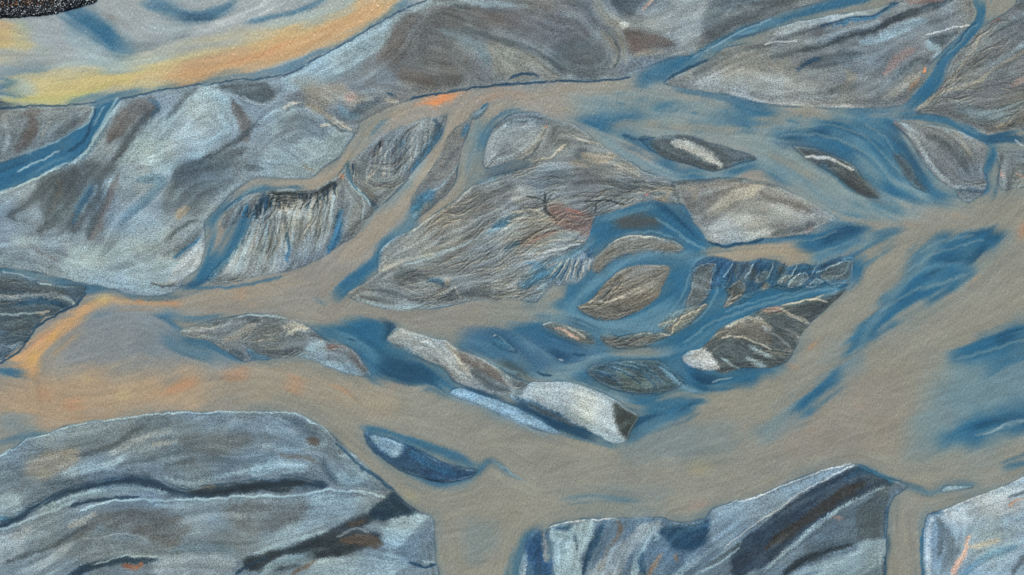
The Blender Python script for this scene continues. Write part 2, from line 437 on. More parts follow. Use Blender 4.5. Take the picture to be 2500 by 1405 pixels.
S('wh', 6, .9, '1512,62 1532,67', m='b')
A('dg', .85, 9, '1495,-10 1582,-15 1562,20 1545,40 1510,36', m='b')
S('pkor', 4, .7, '1570,25 1590,8 1602,-8', m='b')
A('lg', .75, 24, '1560,55 1620,10 1700,-20 1760,5 1720,70 1690,128 1642,132 1650,105 1600,80', m='b')
A((98, 91, 89), .85, 6, '1525,76 1560,77 1610,88 1648,108 1600,116 1550,136 1528,128', m='b')
S('tanw', 9, .6, '1550,138 1590,127 1625,121', m='b')
S('tan', 8, .7, '1465,75 1488,100 1510,130 1490,168', m='b')
S('tan', 6, .7, '1510,70 1520,110 1526,155', m='b')
S('dg', 3, .6, '1500,100 1512,130 1495,168', m='b', h=-.05)
A('dg', .55, 18, '1350,105 1470,112 1490,172 1430,192 1355,172', m='b')
S('lb', 6, .5, '1370,190 1440,195 1520,187 1560,172', m='b')
A('dg', .6, 20, '1730,10 1860,-5 2020,-30 1860,45 1800,72 1740,107 1718,80', m='b')
S('lg', 8, .35, '1760,40 1800,30 1860,20', m='b')
S('db', 4, .8, '1245,199 1268,184 1300,180 1314,186', m='b')
A('tanw', .65, 18, '725,205 780,202 860,222 905,240 860,262 820,250 770,275 735,232')
S('pk', 13, .7, '845,240 872,236', m='b')
A((78, 92, 100), .85, 6, '852,276 880,256 915,244 930,240 915,262 880,281 860,286', m='b')
S('bg', 12, .6, '832,255 850,282 885,286', m='b')
S('cream', 5, .8, '940,243 955,250 978,251', m='b')
S('db', 3, .7, '943,229 965,240', m='b')
S('cream', 4, .9, '690,264 712,254 740,252', h=.06)
S('dg', 6, .7, '700,272 722,262 746,262', h=-.06)
S('tanw', 11, .75, '742,255 780,274 812,298 850,312')
S('cream', 3.5, .9, '780,311 808,306 838,299', h=.06)
S('cream', 2.5, .9, '815,290 838,308 858,320', h=.06)
S('dg', 3.5, .7, '790,292 826,315 850,325', h=-.06)
S('db', 2.6, .95, '1003,244 1055,233 1132,219 1200,213 1250,207 1330,200 1471,198 1540,188', flow=0)  # shade of the south-facing bank, painted as a dark line

# --- very large left bar
A('dg', .8, 7, '520,212 560,204 640,200 665,214 672,240 640,252 600,245 575,230', m='b')
S('lg', 2, .8, '578,240 610,252 645,264', m='b', h=.05)
S('lg', 2, .7, '590,238 620,250 660,262', m='b', h=.05)
A('lb', .8, 28, '470,225 545,215 568,262 562,322 520,372 440,420 390,430 330,392 305,362 360,312 420,262', m='b')
A('lg', .55, 22, '440,262 520,250 540,310 460,390 400,380', m='b')
S('br', 16, .75, '568,255 590,285 602,312 600,345', m='b')
S('dg', 8, .85, '645,290 610,320 570,345 540,365 510,385 478,400', m='b')
S('dg', 18, .6, '600,362 520,402 455,412 425,440', m='b')
A('br', .75, 12, '300,265 340,246 380,240 382,270 335,302 300,332 262,350 265,320', m='b')
S('dg', 11, .8, '390,264 360,290 330,322 300,362 278,392', m='b')
S('dg', 7, .65, '480,214 450,240 422,275 405,292', m='b')
S('bl', 8, .5, '362,240 385,256 372,290', m='b')
S('lb', 4, .9, '294,250 268,288 240,330 213,362 180,397 150,408 123,418 60,447 0,472 -40,488')
S('lb', 8, .55, '335,345 300,385 272,430 250,480', m='b')
A((76, 87, 91), .85, 22, '110,422 200,396 270,402 292,382 262,450 232,520 200,562 150,562 110,530 90,470', m='b')
S((110, 110, 102), 10, .4, '142,440 150,470 122,520', m='b')
S('dg', 9, .75, '40,537 25,525 60,502 90,470 120,440', m='b')
S('dg', 12, .75, '95,562 132,545 172,500 202,460', m='b')
S('dg', 10, .85, '264,470 246,512 226,552 214,580', m='b')
S('br', 10, .7, '292,420 272,470 252,520 236,568 222,590', m='b')
S('bl', 7, .55, '226,455 206,490 190,520 175,552', m='b')
S('lb', 6, .5, '240,450 216,490 200,522', m='b')
A('dg', .55, 22, '440,402 560,396 620,402 582,430 522,470 482,502 450,522 400,502 420,452', m='b')
S('tanw', 12, .7, '460,505 446,520 436,538', m='b')
S('dg', 5.5, .8, '405,590 432,560 462,546 496,546', m='b')
S('bl', 12, .35, '330,440 400,440 360,490 300,540', m='b')
A('lb', .75, 22, '150,640 200,600 300,612 380,640 450,622 494,590 490,640 440,690 380,720 300,712 250,700 180,680', m='b')
A('lb', .5, 20, '260,560 340,520 420,560 380,610 300,620', m='b')
A((182, 192, 193), .85, 5, '497,590 496,625 483,657 448,682 408,690 440,638', m='b')
S('dg', 8, .6, '490,560 460,590 430,612 400,627', m='b')
S('bl', 3.5, .8, '490,577 460,605 425,628', m='b')
S('tan', 5, .6, '370,692 400,696 440,688', m='b')
S('dg', 2.5, .7, '368,690 400,701 432,696', m='b')
A('lb', .65, 22, '640,300 720,270 800,312 850,332 830,382 770,420 700,430 640,425 640,380 700,340', m='b')
A((102, 116, 127), .6, 22, '690,290 760,276 802,312 740,352 682,362', m='b')
S('lb', 7, .6, '628,302 660,282 692,268', m='b')
S('dg', 8, .65, '600,410 630,416 652,421', m='b')
S('tan', 5, .65, '736,396 756,414 772,421', m='b', h=-.03)
S('lb', 9, .45, '0,600 60,590 140,600', m='b')
S('br', 8, .35, '85,605 110,625 135,640', m='b')
S('lb', 5, .6, '-20,632 60,640 150,668 230,688', m='b')

# --- small left bar and the clear channel beside it
A('bl', .9, 5, '226,256 294,244 252,308 213,357 169,402 123,418 0,471 -90,500 -90,428 0,397 50,380 105,356 165,325 215,298', m='w')
A('bl', .7, 8, '-90,640 0,650 102,668 213,695 256,702 211,712 150,698 51,676 0,666 -90,660', m='w')
S('br', 17, .85, '80,282 85,312 70,342 40,376', m='b')
S('br', 11, .6, '50,282 108,276', m='b')
S('lg', 10, .5, '10,282 18,330 8,382', m='b')
S('dg', 9, .55, '192,284 166,310 132,332', m='b')
S('tan', 3, .6, '125,290 115,315 100,345', m='b')
S('bl', 22, .92, '285,243 258,275 230,318 202,355 150,386 90,406 30,430 -60,470')
S('lb', 4, .75, '288,240 270,272 246,312 222,345')
S('db', 4, .75, '235,270 220,302 203,345 160,372')
S('lb', 2.5, .85, '142,367 110,390 70,405 40,420', h=.03)
S('lb', 6, .45, '165,388 120,402 60,427')
S('db', 5, .65, '60,387 20,405 -20,420')
S('lb', 3, .7, '230,262 214,303 165,328 105,359 60,378')
S('lb', 3, .5, '255,262 240,290 228,310')

# --- thin channel between the large left bar and the rilled bar
S('tanw', 13, .6, '1000,262 950,285 905,318 875,355 850,395 820,420 780,445 720,452 660,452', m='w')
S('bl', 9, .65, '955,290 930,306 902,335', m='w')
S('bg', 9, .5, '890,332 862,372', m='w')
S('bl', 5, .8, '640,462 690,458 740,463', m='w')
S('bl', 9, .9, '655,452 610,465 570,490 530,525 505,560')
S('bgl', 4, .8, '645,450 605,466 565,495')
S('bl', 20, .92, '605,500 590,555 565,600 532,642 494,682 452,712')
S('bl', 12, .8, '520,562 512,602 508,640 484,682')
S('lbw', 6, .6, '535,520 522,560 516,595')
S('db', 5, .8, '440,702 470,697 502,690')
S('oran', 5, .95, '832,431 840,441')
A('oran2', .92, 4, '1014,252 1050,239 1100,229 1140,227 1120,240 1090,250 1055,256')
S('oran', 7, .35, '1150,240 1240,225 1290,225', m='w')
S('oran', 6, .3, '1240,240 1290,240', m='w')

# --- tan channels left of centre
S('tanw', 16, .6, '1150,250 1110,302 1080,362 1040,412 1000,462 950,522 900,582 830,632', m='w')
S('cream', 6, .45, '1060,395 1025,430 990,470 960,505', m='w', streak=1.2)
S('bl', 7, .8, '1080,310 1058,352 1024,390 1002,420')
S('lb', 7, .65, '1040,387 1010,426 978,465', m='w')
S('bg', 8, .6, '1005,440 960,490 922,525 890,562', m='w')
S('bl', 10, .85, '1032,500 1002,540 970,572 932,602 917,640 892,667 852,692 832,714')
S('bl', 17, .85, '908,640 882,672 842,702 818,728', m='w')
S('bl', 19, .8, '1062,467 1032,492 1002,530')
S('bg', 16, .8, '1022,520 992,552 960,578')
S('bg', 20, .7, '1175,292 1166,340 1156,390 1150,425', m='w')
S('bl', 8, .75, '1232,280 1206,296 1186,322 1176,362')
S('bl', 6, .9, '1270,268 1232,276 1206,291', m='w')
S('tanw', 10, .6, '1145,440 1110,480 1060,515 1020,545', m='w')
S('bg', 13, .75, '1160,432 1182,440 1215,426 1265,412')
S((78, 98, 112), 8, .8, '1180,424 1215,418 1258,408 1300,396')
S('bl', 6, .85, '1142,302 1126,330')
S('bl', 3.5, .9, '1194,251 1175,263')
S('tanw', 8, .5, '1240,255 1190,280 1150,300', m='w')

# --- rilled bar
S('br', 13, .65, '930,342 920,362 900,382', m='b')
S('vd', 5, .9, '658,468 690,478 730,474 760,469 780,473 800,460 822,448', m='b', h=-.12)
S('vd', 14, .85, '678,492 700,502 722,492', m='b', h=-.1)
S('vd', 5, .8, '720,475 728,490 740,480 752,495 765,478 780,492 795,470', m='b', h=-.08)
S('db', 15, .9, '642,472 646,500 632,520 602,532', m='b', h=-.06)
S('db', 7, .85, '662,522 650,540 640,558', m='b')
S('lb', 2.5, .85, '618,530 650,526 666,505', m='b', h=.05)
S('cream', 2, .8, '690,498 698,512 704,526', m='b', h=.05)
S('teal', 5, .9, '848,395 850,410 856,426', m='b')
S('bl', 5, .8, '850,412 860,440 872,465 900,490 915,507', m='b')
S('lb', 2.4, .8, '855,440 868,470 895,490 906,506', m='b', h=.04)
S('lb', 2.2, .7, '872,462 882,480 890,505 885,540', m='b', h=.04)
A('lg', .65, 16, '655,525 780,472 832,482 822,560 802,620 702,660 602,682 540,690 562,642 622,572', m='b')
for x0, y0, x1, y1, c, wd, o in ((790, 478, 768, 600, 'tan', 7, .6), (812, 478, 800, 560, 'tan', 6, .5), (700, 522, 700, 602, 'dg', 6, .5), (742, 530, 722, 640, 'mg', 8, .55),
                                 (650, 548, 632, 655, 'lb', 10, .65), (692, 545, 700, 622, 'cream', 4, .6), (670, 560, 660, 650, 'bg', 7, .5), (762, 520, 745, 630, 'lb', 6, .5),
                                 (600, 600, 580, 670, 'lb', 9, .5), (720, 520, 712, 610, 'lb', 4, .5)):
    S(c, wd, o, '%d,%d %d,%d %d,%d' % (x0, y0, (x0 + x1) // 2 + 3, (y0 + y1) // 2, x1, y1), m='b')
S('bl', 13, .92, '836,512 826,550 816,592 804,620')
S('bl', 6, .75, '705,570 703,605 702,640', m='b')
S('dg', 15, .5, '862,402 902,432 952,442', m='b')
A((120, 124, 118), .55, 8, '855,520 880,490 895,530 890,555 860,580 850,570', m='b')
S('db', 6, .7, '905,490 915,505 912,515', m='b')
S('db', 7, .6, '1060,290 1068,310 1055,340', m='b')
S('bl', 6, .6, '985,345 975,365', m='b')

# --- narrow brown bar
S('lb', 2, .7, '1118,405 1100,430 1075,455 1050,468', m='b', h=.04)
S('dg', 6, .5, '1130,350 1105,380 1075,420', m='b')

# --- large middle bar
S((84, 96, 104), 12, .6, '1198,322 1240,296 1290,285 1335,302', m='b')
S('dg', 3.5, .8, '1238,306 1290,296', m='b')
A('lg', .5, 16, '1190,402 1200,322 1262,312 1332,312 1300,372 1242,392', m='b')
S('tan', 8, .65, '1332,300 1312,350 1262,392', m='b')
S('oran', 3.5, .7, '1331,306 1333,313', m='b')
S('cream', 2.6, .9, '1382,352 1350,382 1322,388 1290,400 1250,416', m='b', h=.06)
S('cream', 2, .7, '1395,330 1440,350 1470,362', m='b', h=.05)
S('dg', 3.5, .7, '1322,345 1300,375 1270,396 1242,408', m='b', h=-.05)
S('dg', 18, .55, '1402,373 1432,376', m='b')
A((92, 98, 104), .65, 22, '1400,430 1440,412 1475,428 1470,470 1430,495 1385,480', m='b')
S('dg', 18, .4, '1335,440 1392,432', m='b')
S('tanw', 12, .65, '1420,380 1470,390 1502,378', m='b')
S('tanw', 11, .5, '1390,400 1442,405', m='b')
S('cream', 13, .5, '1500,402 1540,414 1565,432', m='b')
A('dg', .5, 16, '1480,440 1560,440 1630,455 1642,490 1600,480 1540,470 1480,480', m='b')
S('tanw', 7, .75, '1555,472 1610,462 1636,463 1625,482 1598,486', m='b')
S('red', 4, .65, '1575,478 1586,475', m='b')
S('vd', 2, .9, '1425,496 1460,490 1490,492 1530,498', m='b', h=-.05)
S('vd', 1.8, .9, '1455,492 1452,522', m='b', h=-.05)
S('dg', 4, .7, '1488,482 1530,470 1560,464', m='b')
S('cream', 18, .6, '1240,470 1270,460 1292,470 1250,490', m='b')
A((128, 102, 94), .8, 9, '1342,500 1400,505 1450,525 1446,550 1440,578 1410,572 1380,556 1350,545 1338,520', m='b')
S('redb', 8, .75, '1382,560 1340,570 1300,585 1278,597', m='b')
S('red', 3.2, .55, '1380,512 1422,521', m='b')
S('red', 3, .45, '1385,526 1422,535', m='b')
A('lg', .6, 18, '1240,522 1342,532 1292,570 1242,590 1180,612 1140,612 1200,560', m='b')
S('vd', 4, .6, '1335,470 1328,500 1342,530', m='b', h=-.05)
S('cream', 2.4, .8, '1250,520 1300,512 1330,525', m='b', h=.05)
S('cream', 2.4, .7, '1240,540 1290,532 1355,545', m='b', h=.05)
S('lg', 4, .6, '950,640 1010,620 1080,580 1160,540 1240,500', m='b')
S('lb', 4, .6, '980,650 1060,625 1140,590 1220,560 1290,545', m='b')
S('dg', 7, .5, '1070,502 1110,511 1150,500 1200,480', m='b')
A((102, 105, 106), .5, 18, '1080,512 1160,456 1240,442 1262,470 1182,520 1080,560 1040,572', m='b')
A((104, 108, 108), .5, 14, '1130,580 1180,560 1190,600 1120,625 1080,630', m='b')
S('bl', 5, .75, '1205,560 1230,540 1262,522', m='b')
S('bl', 4, .75, '1228,616 1250,600 1268,588', m='b')
S('cream', 7, .65, '925,660 980,640 1020,630 1062,625', m='b')
S('tan', 8, .55, '1000,630 1060,610 1122,580', m='b')
A('dg', .65, 8, '960,665 1000,655 1030,665 1062,690 1095,696 1060,682 980,692', m='b')
S('db', 7, .8, '1038,696 1060,690 1082,695', m='b')
S('dg', 8, .75, '1065,736 1090,726 1112,710', m='b', h=-.05)
S('lg', 5, .75, '1060,720 1090,706 1112,700', m='b')
S('lb', 7, .7, '872,735 950,751 1030,753 1100,744', m='b')
S('dg', 11, .55, '1130,720 1180,715 1232,710', m='b')
S('dg', 9, .5, '900,705 950,712 990,725', m='b')
S('cream', 2.4, .75, '1112,700 1122,732', m='b', h=.05)
S('tanw', 5, .7, '1083,691 1102,688', m='b')
A('lg', .6, 16, '1200,640 1260,610 1330,600 1400,612 1370,640 1330,670 1280,690 1200,720', m='b')
S('wh', 6, .4, '1240,705 1262,692 1280,680', m='b')
S('bl', 19, .8, '1265,698 1300,682 1342,670 1375,650')
S('bg', 10, .5, '1345,690 1320,720 1280,745')
S('lb', 8, .6, '1315,712 1335,698', m='b')
S('cream', 3, .7, '1300,600 1345,590 1400,588 1430,592', m='b', h=.04)
S('lg', 3, .7, '1310,570 1360,560 1400,572', m='b', h=.04)
S('cream', 2.5, .6, '955,575 985,568 1010,556 1040,540 1100,505 1150,462 1165,452', m='b', h=.06)

# --- blue pond and its outlets
A('bl', .8, 14, '1430,580 1480,520 1600,490 1690,540 1740,612 1800,640 2090,640 2075,700 2000,745 1900,905 1780,945 1700,950 1640,990 1500,965 1380,920 1300,912 1200,870 1130,832 1200,806 1290,790 1350,750 1390,690 1420,620', m='w')
S('bgl', 22, .6, '1180,765 1260,775 1330,768 1390,775', m='w')
S('bl', 16, .7, '1385,660 1400,700 1395,750', m='w')
A('bl', .9, 7, '1456,534 1496,523 1542,505 1594,491 1650,500 1674,505 1690,540 1715,572 1735,600 1762,612 1720,619 1690,606 1650,586 1600,575 1560,568 1510,578 1480,600 1440,610 1445,577 1450,552')
S('lbw', 8, .8, '1460,541 1510,528 1560,515 1602,504')
S('db', 11, .7, '1600,496 1642,520 1672,552 1700,580')
A((84, 84, 80), .85, 9, '1500,550 1530,531 1570,526 1612,536 1602,556 1550,562')
S('lbw', 4, .8, '1600,530 1640,555 1680,590 1722,612')
S('lbw', 3.5, .7, '1500,586 1540,569 1590,563 1642,580')
S('lbw', 7, .85, '1442,602 1410,620 1380,640 1352,660 1300,692')
S('cream', 3, .8, '1482,601 1509,584 1542,575 1573,576 1622,584', m='b', h=.05)
S('tan', 7, .65, '1490,635 1520,615 1560,608 1610,600', m='b')
S('tanw', 9, .7, '1725,615 1800,612 1860,611 1920,616 2000,621', m='w')
S('bl', 7, .9, '1735,604 1800,602 1870,592 1930,582 1992,570')
A('bl', .9, 10, '1985,570 2045,540 2090,546 2132,556 2112,582 2062,612 2000,630 1960,615 1940,600')
S('db', 11, .8, '2010,590 2062,566 2112,560')
S('bl', 12, .8, '2062,642 2112,602 2162,572 2202,566')
S('lbw', 7, .7, '1960,640 2022,620 2082,600 2140,575')
A('bl', .8, 7, '2085,640 2130,625 2180,590 2150,630 2110,652 2085,690')
S('lbw', 7, .8, '1710,626 1690,640 1672,660 1642,692')
A('bl', .85, 10, '1640,655 1692,640 1682,690 1662,742 1602,772 1540,802 1470,802 1400,772 1385,760 1400,746 1440,776 1510,786 1570,767 1622,720')
S('lbw', 10, .8, '1700,624 1640,625 1600,622 1550,630 1510,650 1470,680 1440,706 1410,736 1385,760 1360,780')
A('bl', .85, 12, '1880,706 1940,713 2040,707 2064,702 1990,726 1900,743 1820,773 1760,802 1720,836 1660,871 1640,871 1660,830 1720,770 1790,746 1830,726')
S('lbw', 11, .6, '2040,709 1960,722 1880,738 1800,762 1750,792 1700,830 1650,856')
S('bl', 10, .8, '1700,700 1745,720 1770,700 1762,680')
S('bl', 11, .75, '1830,740 1800,720 1812,690')
S('lbw', 14, .75, '1290,760 1360,776 1440,796 1520,806 1600,800 1642,770 1682,744')
A('bl', .85, 12, '1250,790 1320,780 1330,810 1400,836 1460,856 1480,870 1440,886 1390,880 1330,860 1280,830')
S('tan', 8, .8, '1480,861 1540,862 1600,860 1640,851')
S('lbw', 10, .7, '1650,850 1590,866 1520,863 1460,860 1400,842')
S('db', 5, .8, '1345,856 1370,866 1396,875')
S('db', 4, .7, '1400,868 1432,866')
S('lbw', 7, .7, '1270,832 1300,855 1335,880 1370,900 1350,915')
S('lbw', 8, .75, '1480,869 1440,886 1400,906 1340,915 1310,912')
S('lbw', 8, .85, '1300,912 1380,926 1440,940 1500,965 1560,986 1622,1000')
S('bgl', 5, .75, '1400,930 1470,956 1530,986')
S('bl', 12, .85, '1540,985 1590,986 1612,975')
S('tan', 12, .85, '1600,990 1640,968 1680,952 1722,962 1792,956', m='w')
S('bl', 16, .9, '1672,890 1692,920 1712,945 1742,946')
S('db', 13, .8, '1690,908 1722,936 1760,930')
S('bl', 11, .85, '1740,948 1780,932 1830,916 1862,906')
S('lb', 2, .7, '1740,938 1765,928 1790,924')
S('lbw', 4, .85, '1610,896 1640,920 1672,946 1702,956')
A('bl', .9, 5, '1560,1012 1610,986 1670,973 1722,976 1692,1012 1660,1026 1600,1032 1550,1062 1540,1078 1533,1062')
S('db', 6, .85, '1540,1042 1580,1016 1612,1004')
S('db', 7, .7, '1650,1016 1680,996 1716,978')
S('bl', 11, .85, '1530,1082 1560,1062 1600,1042 1652,1026')
S('cream', 3, .8, '1412,752 1435,739 1455,733 1490,738 1530,728', m='b', h=.05)
S('cream', 8, .45, '1540,720 1580,705 1605,690', m='b')
S('dg', 4, .7, '1450,735 1470,725 1490,705 1520,690', m='b', h=-.04)
S('tanw', 6, .7, '1600,722 1612,716', m='b')
S('cream', 2, .8, '1640,816 1650,790 1680,770 1725,743', m='b', h=.04)
S('cream', 2, .8, '1604,795 1630,785 1655,775', m='b', h=.04)
S('cream', 2, .8, '1546,820 1575,814 1612,813 1638,819', m='b', h=.04)
A('tan', .6, 5, '1480,826 1496,822 1500,838 1485,838', m='b')
A((110, 116, 112), .7, 5, '1545,826 1600,815 1625,820 1570,842 1550,845', m='b')
S('pkor', 3.5, .9, '1360,805 1380,810 1396,822 1412,830', m='b')
S('cream', 2, .8, '1325,796 1350,790 1372,793 1395,805 1430,830', m='b', h=.04)

# --- dark rilled bar right of centre
A((96, 92, 82), .5, 8, '1790,650 1830,645 1850,670 1820,690 1795,680', m='b')
A((100, 98, 88), .55, 8, '1895,650 1920,648 1925,665 1905,672', m='b')
A((84, 92, 92), .6, 8, '2000,670 2050,642 2078,650 2070,685 2020,690', m='b')
S('lb', 2, .8, '1925,700 1935,678 1955,668', m='b', h=.05)
S('lb', 2, .8, '1990,672 2030,652 2052,640', m='b', h=.05)
S('lb', 2, .7, '1905,690 1918,672', m='b', h=.05)
S('bl', 12, .6, '1955,650 1990,660 2010,675', m='b')
S('bl', 12, .55, '1850,665 1870,690 1862,705', m='b')
S('bl', 9, .8, '2075,635 2078,665 2070,690')

# --- pale cream bar, white topped bar
A((118, 118, 114), .65, 14, '1660,452 1780,440 1862,452 1782,490 1722,530 1690,522', m='b')
A((190, 198, 196), .75, 20, '1740,542 1800,520 1882,540 1882,580 1800,592 1742,590', m='b')
S('cream', 17, .6, '1730,522 1790,482 1862,456', m='b')
S('br', 11, .5, '1850,472 1920,490 1982,520', m='b')
S('wh', 12, .4, '1880,500 1950,520 1990,535', m='b')
S('pk', 7, .5, '1962,560 1987,551', m='b')
S('dg', 8, .6, '1880,571 1940,556 1992,548', m='b')
S('tanw', 8, .55, '1680,460 1700,470 1690,490', m='b')
S('dg', 7, .8, '1638,447 1650,470 1660,494', m='b', h=-.05)
S('db', 4, .85, '1725,590 1765,603 1804,598 1862,585', m='')
S('dg', 8, .7, '1650,446 1700,441 1780,436 1860,444 1905,456', m='b')
S('dg', 16, .6, '1600,345 1640,366 1682,392', m='b')
S((205, 210, 205), 13, .85, '1640,346 1690,360 1742,392 1762,407', m='b')
S((84, 96, 106), 10, .7, '1755,356 1802,381 1832,388', m='b')
S('dg', 6, .7, '1605,336 1680,332 1740,352 1800,370', m='b')
S('bl', 13, .92, '1508,333 1550,338 1580,352 1602,374')
S('db', 4, .7, '1520,333 1560,337 1600,335')
S('lbw', 18, .75, '1455,328 1510,365 1570,396 1640,426 1700,432 1772,426 1832,402', m='w')
S('bl', 11, .8, '1600,386 1660,410 1722,426')
S('bl', 13, .85, '1775,424 1830,402 1882,406 1902,432')
S('dg', 4, .7, '1640,446 1700,443 1760,436', m='')

# --- upper right channel
A('bgl', .7, 30, '1390,225 1560,200 1660,225 1800,260 1950,270 2120,275 2200,300 2260,420 2340,500 2200,530 2050,530 1900,450 1830,400 1700,340 1500,340 1420,300', m='w')

A('bl', .7, 22, '1390,290 1480,268 1580,285 1560,305 1500,322 1430,312', m='w')
S('bl', 13, .75, '1420,290 1470,310 1522,316', m='w', streak=1.2)
A('bl', .6, 22, '1700,295 1790,258 1880,268 1890,298 1800,312', m='w')
S('bl', 11, .8, '1790,254 1840,274 1890,285', m='w', streak=1.1)
S('tan', 9, .85, '1490,315 1580,305 1680,311 1780,313 1860,302 1940,275 2010,268', m='w')
S('tanw', 16, .5, '1260,245 1350,225 1450,215 1540,210', m='w')
S('tanw', 10, .5, '1330,260 1400,262 1440,275', m='w')
S('bl', 10, .7, '1590,270 1650,255', m='w', streak=1.3, taper=.5)
A('bl', .85, 9, '1560,186 1600,156 1640,141 1692,146 1702,160 1640,180 1620,200 1570,212')
S('bl', 13, .95, '1640,158 1700,142 1760,107 1820,74 1880,55 1960,34 2060,8 2140,-14')
S('lbw', 6, .75, '1700,144 1760,112 1830,73 1900,50')
S('db', 4, .85, '1628,192 1680,166 1732,146')
S('db', 6, .8, '1780,96 1830,86 1872,72')
S('lbw', 3, .7, '1800,85 1850,71')
S('lb', 2.5, .6, '1690,140 1740,116 1804,77 1880,46')
S('bl', 5, .85, '1618,203 1680,224 1740,234 1800,246 1870,262', m='w')
S('bl', 7, .7, '2060,275 2150,272 2222,264', m='w')

# --- striped bar top right
S((58, 68, 74), 9, .92, '1945,128 2000,110 2060,96 2120,76 2180,52 2250,26 2330,-2', m='b', h=-.08)
S('dg', 7, .6, '1880,138 1930,128 1980,118', m='b')
S('bl', 5, .85, '2030,66 2080,53 2140,36 2192,14', m='b')
S('db', 3, .8, '2000,70 2080,45 2140,33 2195,8', m='b', h=-.04)
S('dg', 6, .6, '1890,101 1960,81 2032,61', m='b')
S('br', 6, .5, '1985,85 2010,78', m='b')
S('lg', 11, .65, '1892,85 1950,66 2030,46 2112,33', m='b')
S('lg', 8, .65, '1960,106 2020,96 2082,76 2150,52', m='b')
S('wh', 2, .85, '1862,108 1900,104 1942,103', m='b', h=.05)
S('wh', 2.2, .95, '2258,90 2300,75 2340,68 2368,66', m='b', h=.05)
A('dg', .85, 6, '2262,92 2340,78 2322,100 2300,116 2270,106', m='b')
S('lb', 13, .75, '2100,106 2160,90 2202,70 2262,48', m='b')
S('lb', 10, .75, '2258,106 2290,126 2278,140', m='b')
S('redb', 6, .75, '2210,9 2262,4 2302,-3', m='b')
S('dg', 17, .65, '1950,156 2000,150 2060,141 2102,141', m='b')
S('db', 5, .8, '1943,172 1970,151 2002,140', m='b')
S('pk', 13, .65, '2158,182 2190,142 2232,115', m='b')
S('dg', 8, .75, '2178,197 2210,176 2242,150', m='b', h=-.04)
S('tanw', 10, .55, '2062,172 2082,190 2052,222', m='b')
S('dg', 13, .55, '2100,202 2060,216 2020,226', m='b')
A('lg', .75, 22, '1660,200 1740,180 1850,172 1960,202 2000,240 1950,255 1860,246 1760,226', m='b')
S('wh', 6, .6, '1780,227 1850,247 1920,256 2000,261 2090,262', m='b', streak=1.0)
S('dg', 11, .6, '1690,180 1760,141 1830,116 1882,110', m='b')
S('cream', 11, .7, '2150,242 2200,212 2242,180', m='b')
S('oran2', 4, .95, '2256,166 2253,182', m='b')
S('oran', 5, .6, '2215,222 2240,195', m='b')
S((84, 96, 104), 7, .65, '2220,156 2260,150 2282,155', m='b')
S('tan', 8, .4, '1870,150 1900,165 1920,140', m='b')

# --- blue runnel and upper right corner bar
S('bl', 12, .93, '2392,-30 2393,40 2372,75 2332,115 2297,150 2287,190 2267,220 2242,245 2215,272')
S('bl', 16, .9, '2292,172 2272,210 2242,246')
S('lbw', 3, .7, '2385,60 2350,92 2310,132')
S('lb', 2.4, .7, '2340,96 2310,130 2290,150')
S('db', 2.5, .7, '2378,60 2330,108 2285,155')
S('tan', 5, .8, '2376,28 2381,46')
S('tan', 4.5, .8, '2238,273 2300,226 2380,202 2440,162 2510,118', m='b', h=.04)
S('tan', 3, .7, '2400,68 2380,110 2345,165 2310,200', m='b', h=.04)
S('redb', 4, .7, '2400,66 2442,44', m='b')
S('lb', 6, .45, '2510,103 2440,146 2382,172', m='b')
S((96, 104, 112), 17, .5, '2300,242 2400,222 2510,200', m='b')
S('bg', 18, .4, '2330,262 2420,282 2510,250', m='b')
S('pk', 8, .5, '2470,206 2510,190', m='b')
S('tanw', 8, .65, '2430,312 2470,296 2510,280', m='b')
S('dg', 5, .7, '2440,317 2480,291 2510,284', m='b')
S('dg', 9, .5, '2420,90 2470,60 2510,50', m='b')
S('redb', 5, .6, '2290,228 2306,195', m='b')
S('bl', 9, .93, '2185,284 2260,288 2310,298 2360,319 2412,337 2460,341 2520,346')
S('db', 6, .7, '2400,334 2460,340 2510,340')
S('wh', 2, .7, '2478,344 2500,356')
S('lg', 6, .8, '2198,304 2240,350 2270,400 2310,445 2362,462 2402,456', m='b')
S('dg', 16, .55, '2260,332 2330,370 2362,422', m='b')
S('tan', 5, .6, '2330,324 2346,350 2372,382', m='b')
S('lb', 3, .6, '2235,303 2283,308 2330,319 2375,336', m='b')
S((70, 88, 98), 8, .85, '2335,467 2370,467 2402,470', m='b')
S('bl', 10, .93, '2420,342 2424,382 2412,420 2418,460 2402,482')
S('pk', 4, .8, '2440,408 2450,430', m='b')
S('pk', 4, .5, '2478,420 2500,440', m='b')
S('redb', 4, .6, '2182,298 2192,303', m='b')

# --- blue reach at right
A('bl', .88, 16, '1880,342 1960,302 2080,286 2170,292 2210,352 2250,412 2300,462 2342,492 2280,502 2180,492 2110,442 2050,402 1960,362', m='w')
A('db', .55, 16, '1900,350 1960,318 2060,310 2100,330 2040,345 1960,345', m='w')
A('bgl', .8, 15, '1850,352 1930,372 1990,412 2040,452 2100,492 2200,512 2240,522 2100,542 2050,532 1980,482 1900,432 1850,402', m='w')
S('lbw', 11, .7, '2025,318 2100,350 2150,400 2202,452 2262,492', m='w')
S('lbw', 6, .6, '2080,300 2150,350 2195,410 2230,455', m='w')
S('db', 7, .6, '2185,325 2230,390 2262,442', m='w')
S('bgl', 16, .7, '2080,380 2130,420 2162,452', m='w')
S('db', 12, .65, '2175,310 2190,352', m='w')
S('tan', 12, .7, '1868,375 1930,400 1992,432', m='w')
S('cream', 5, .6, '2150,470 2185,490 2222,511', m='w')
S('cream', 6, .5, '2180,440 2230,470 2272,491', m='w')
S('bl', 6, .8, '2150,440 2190,475 2242,501', m='w')
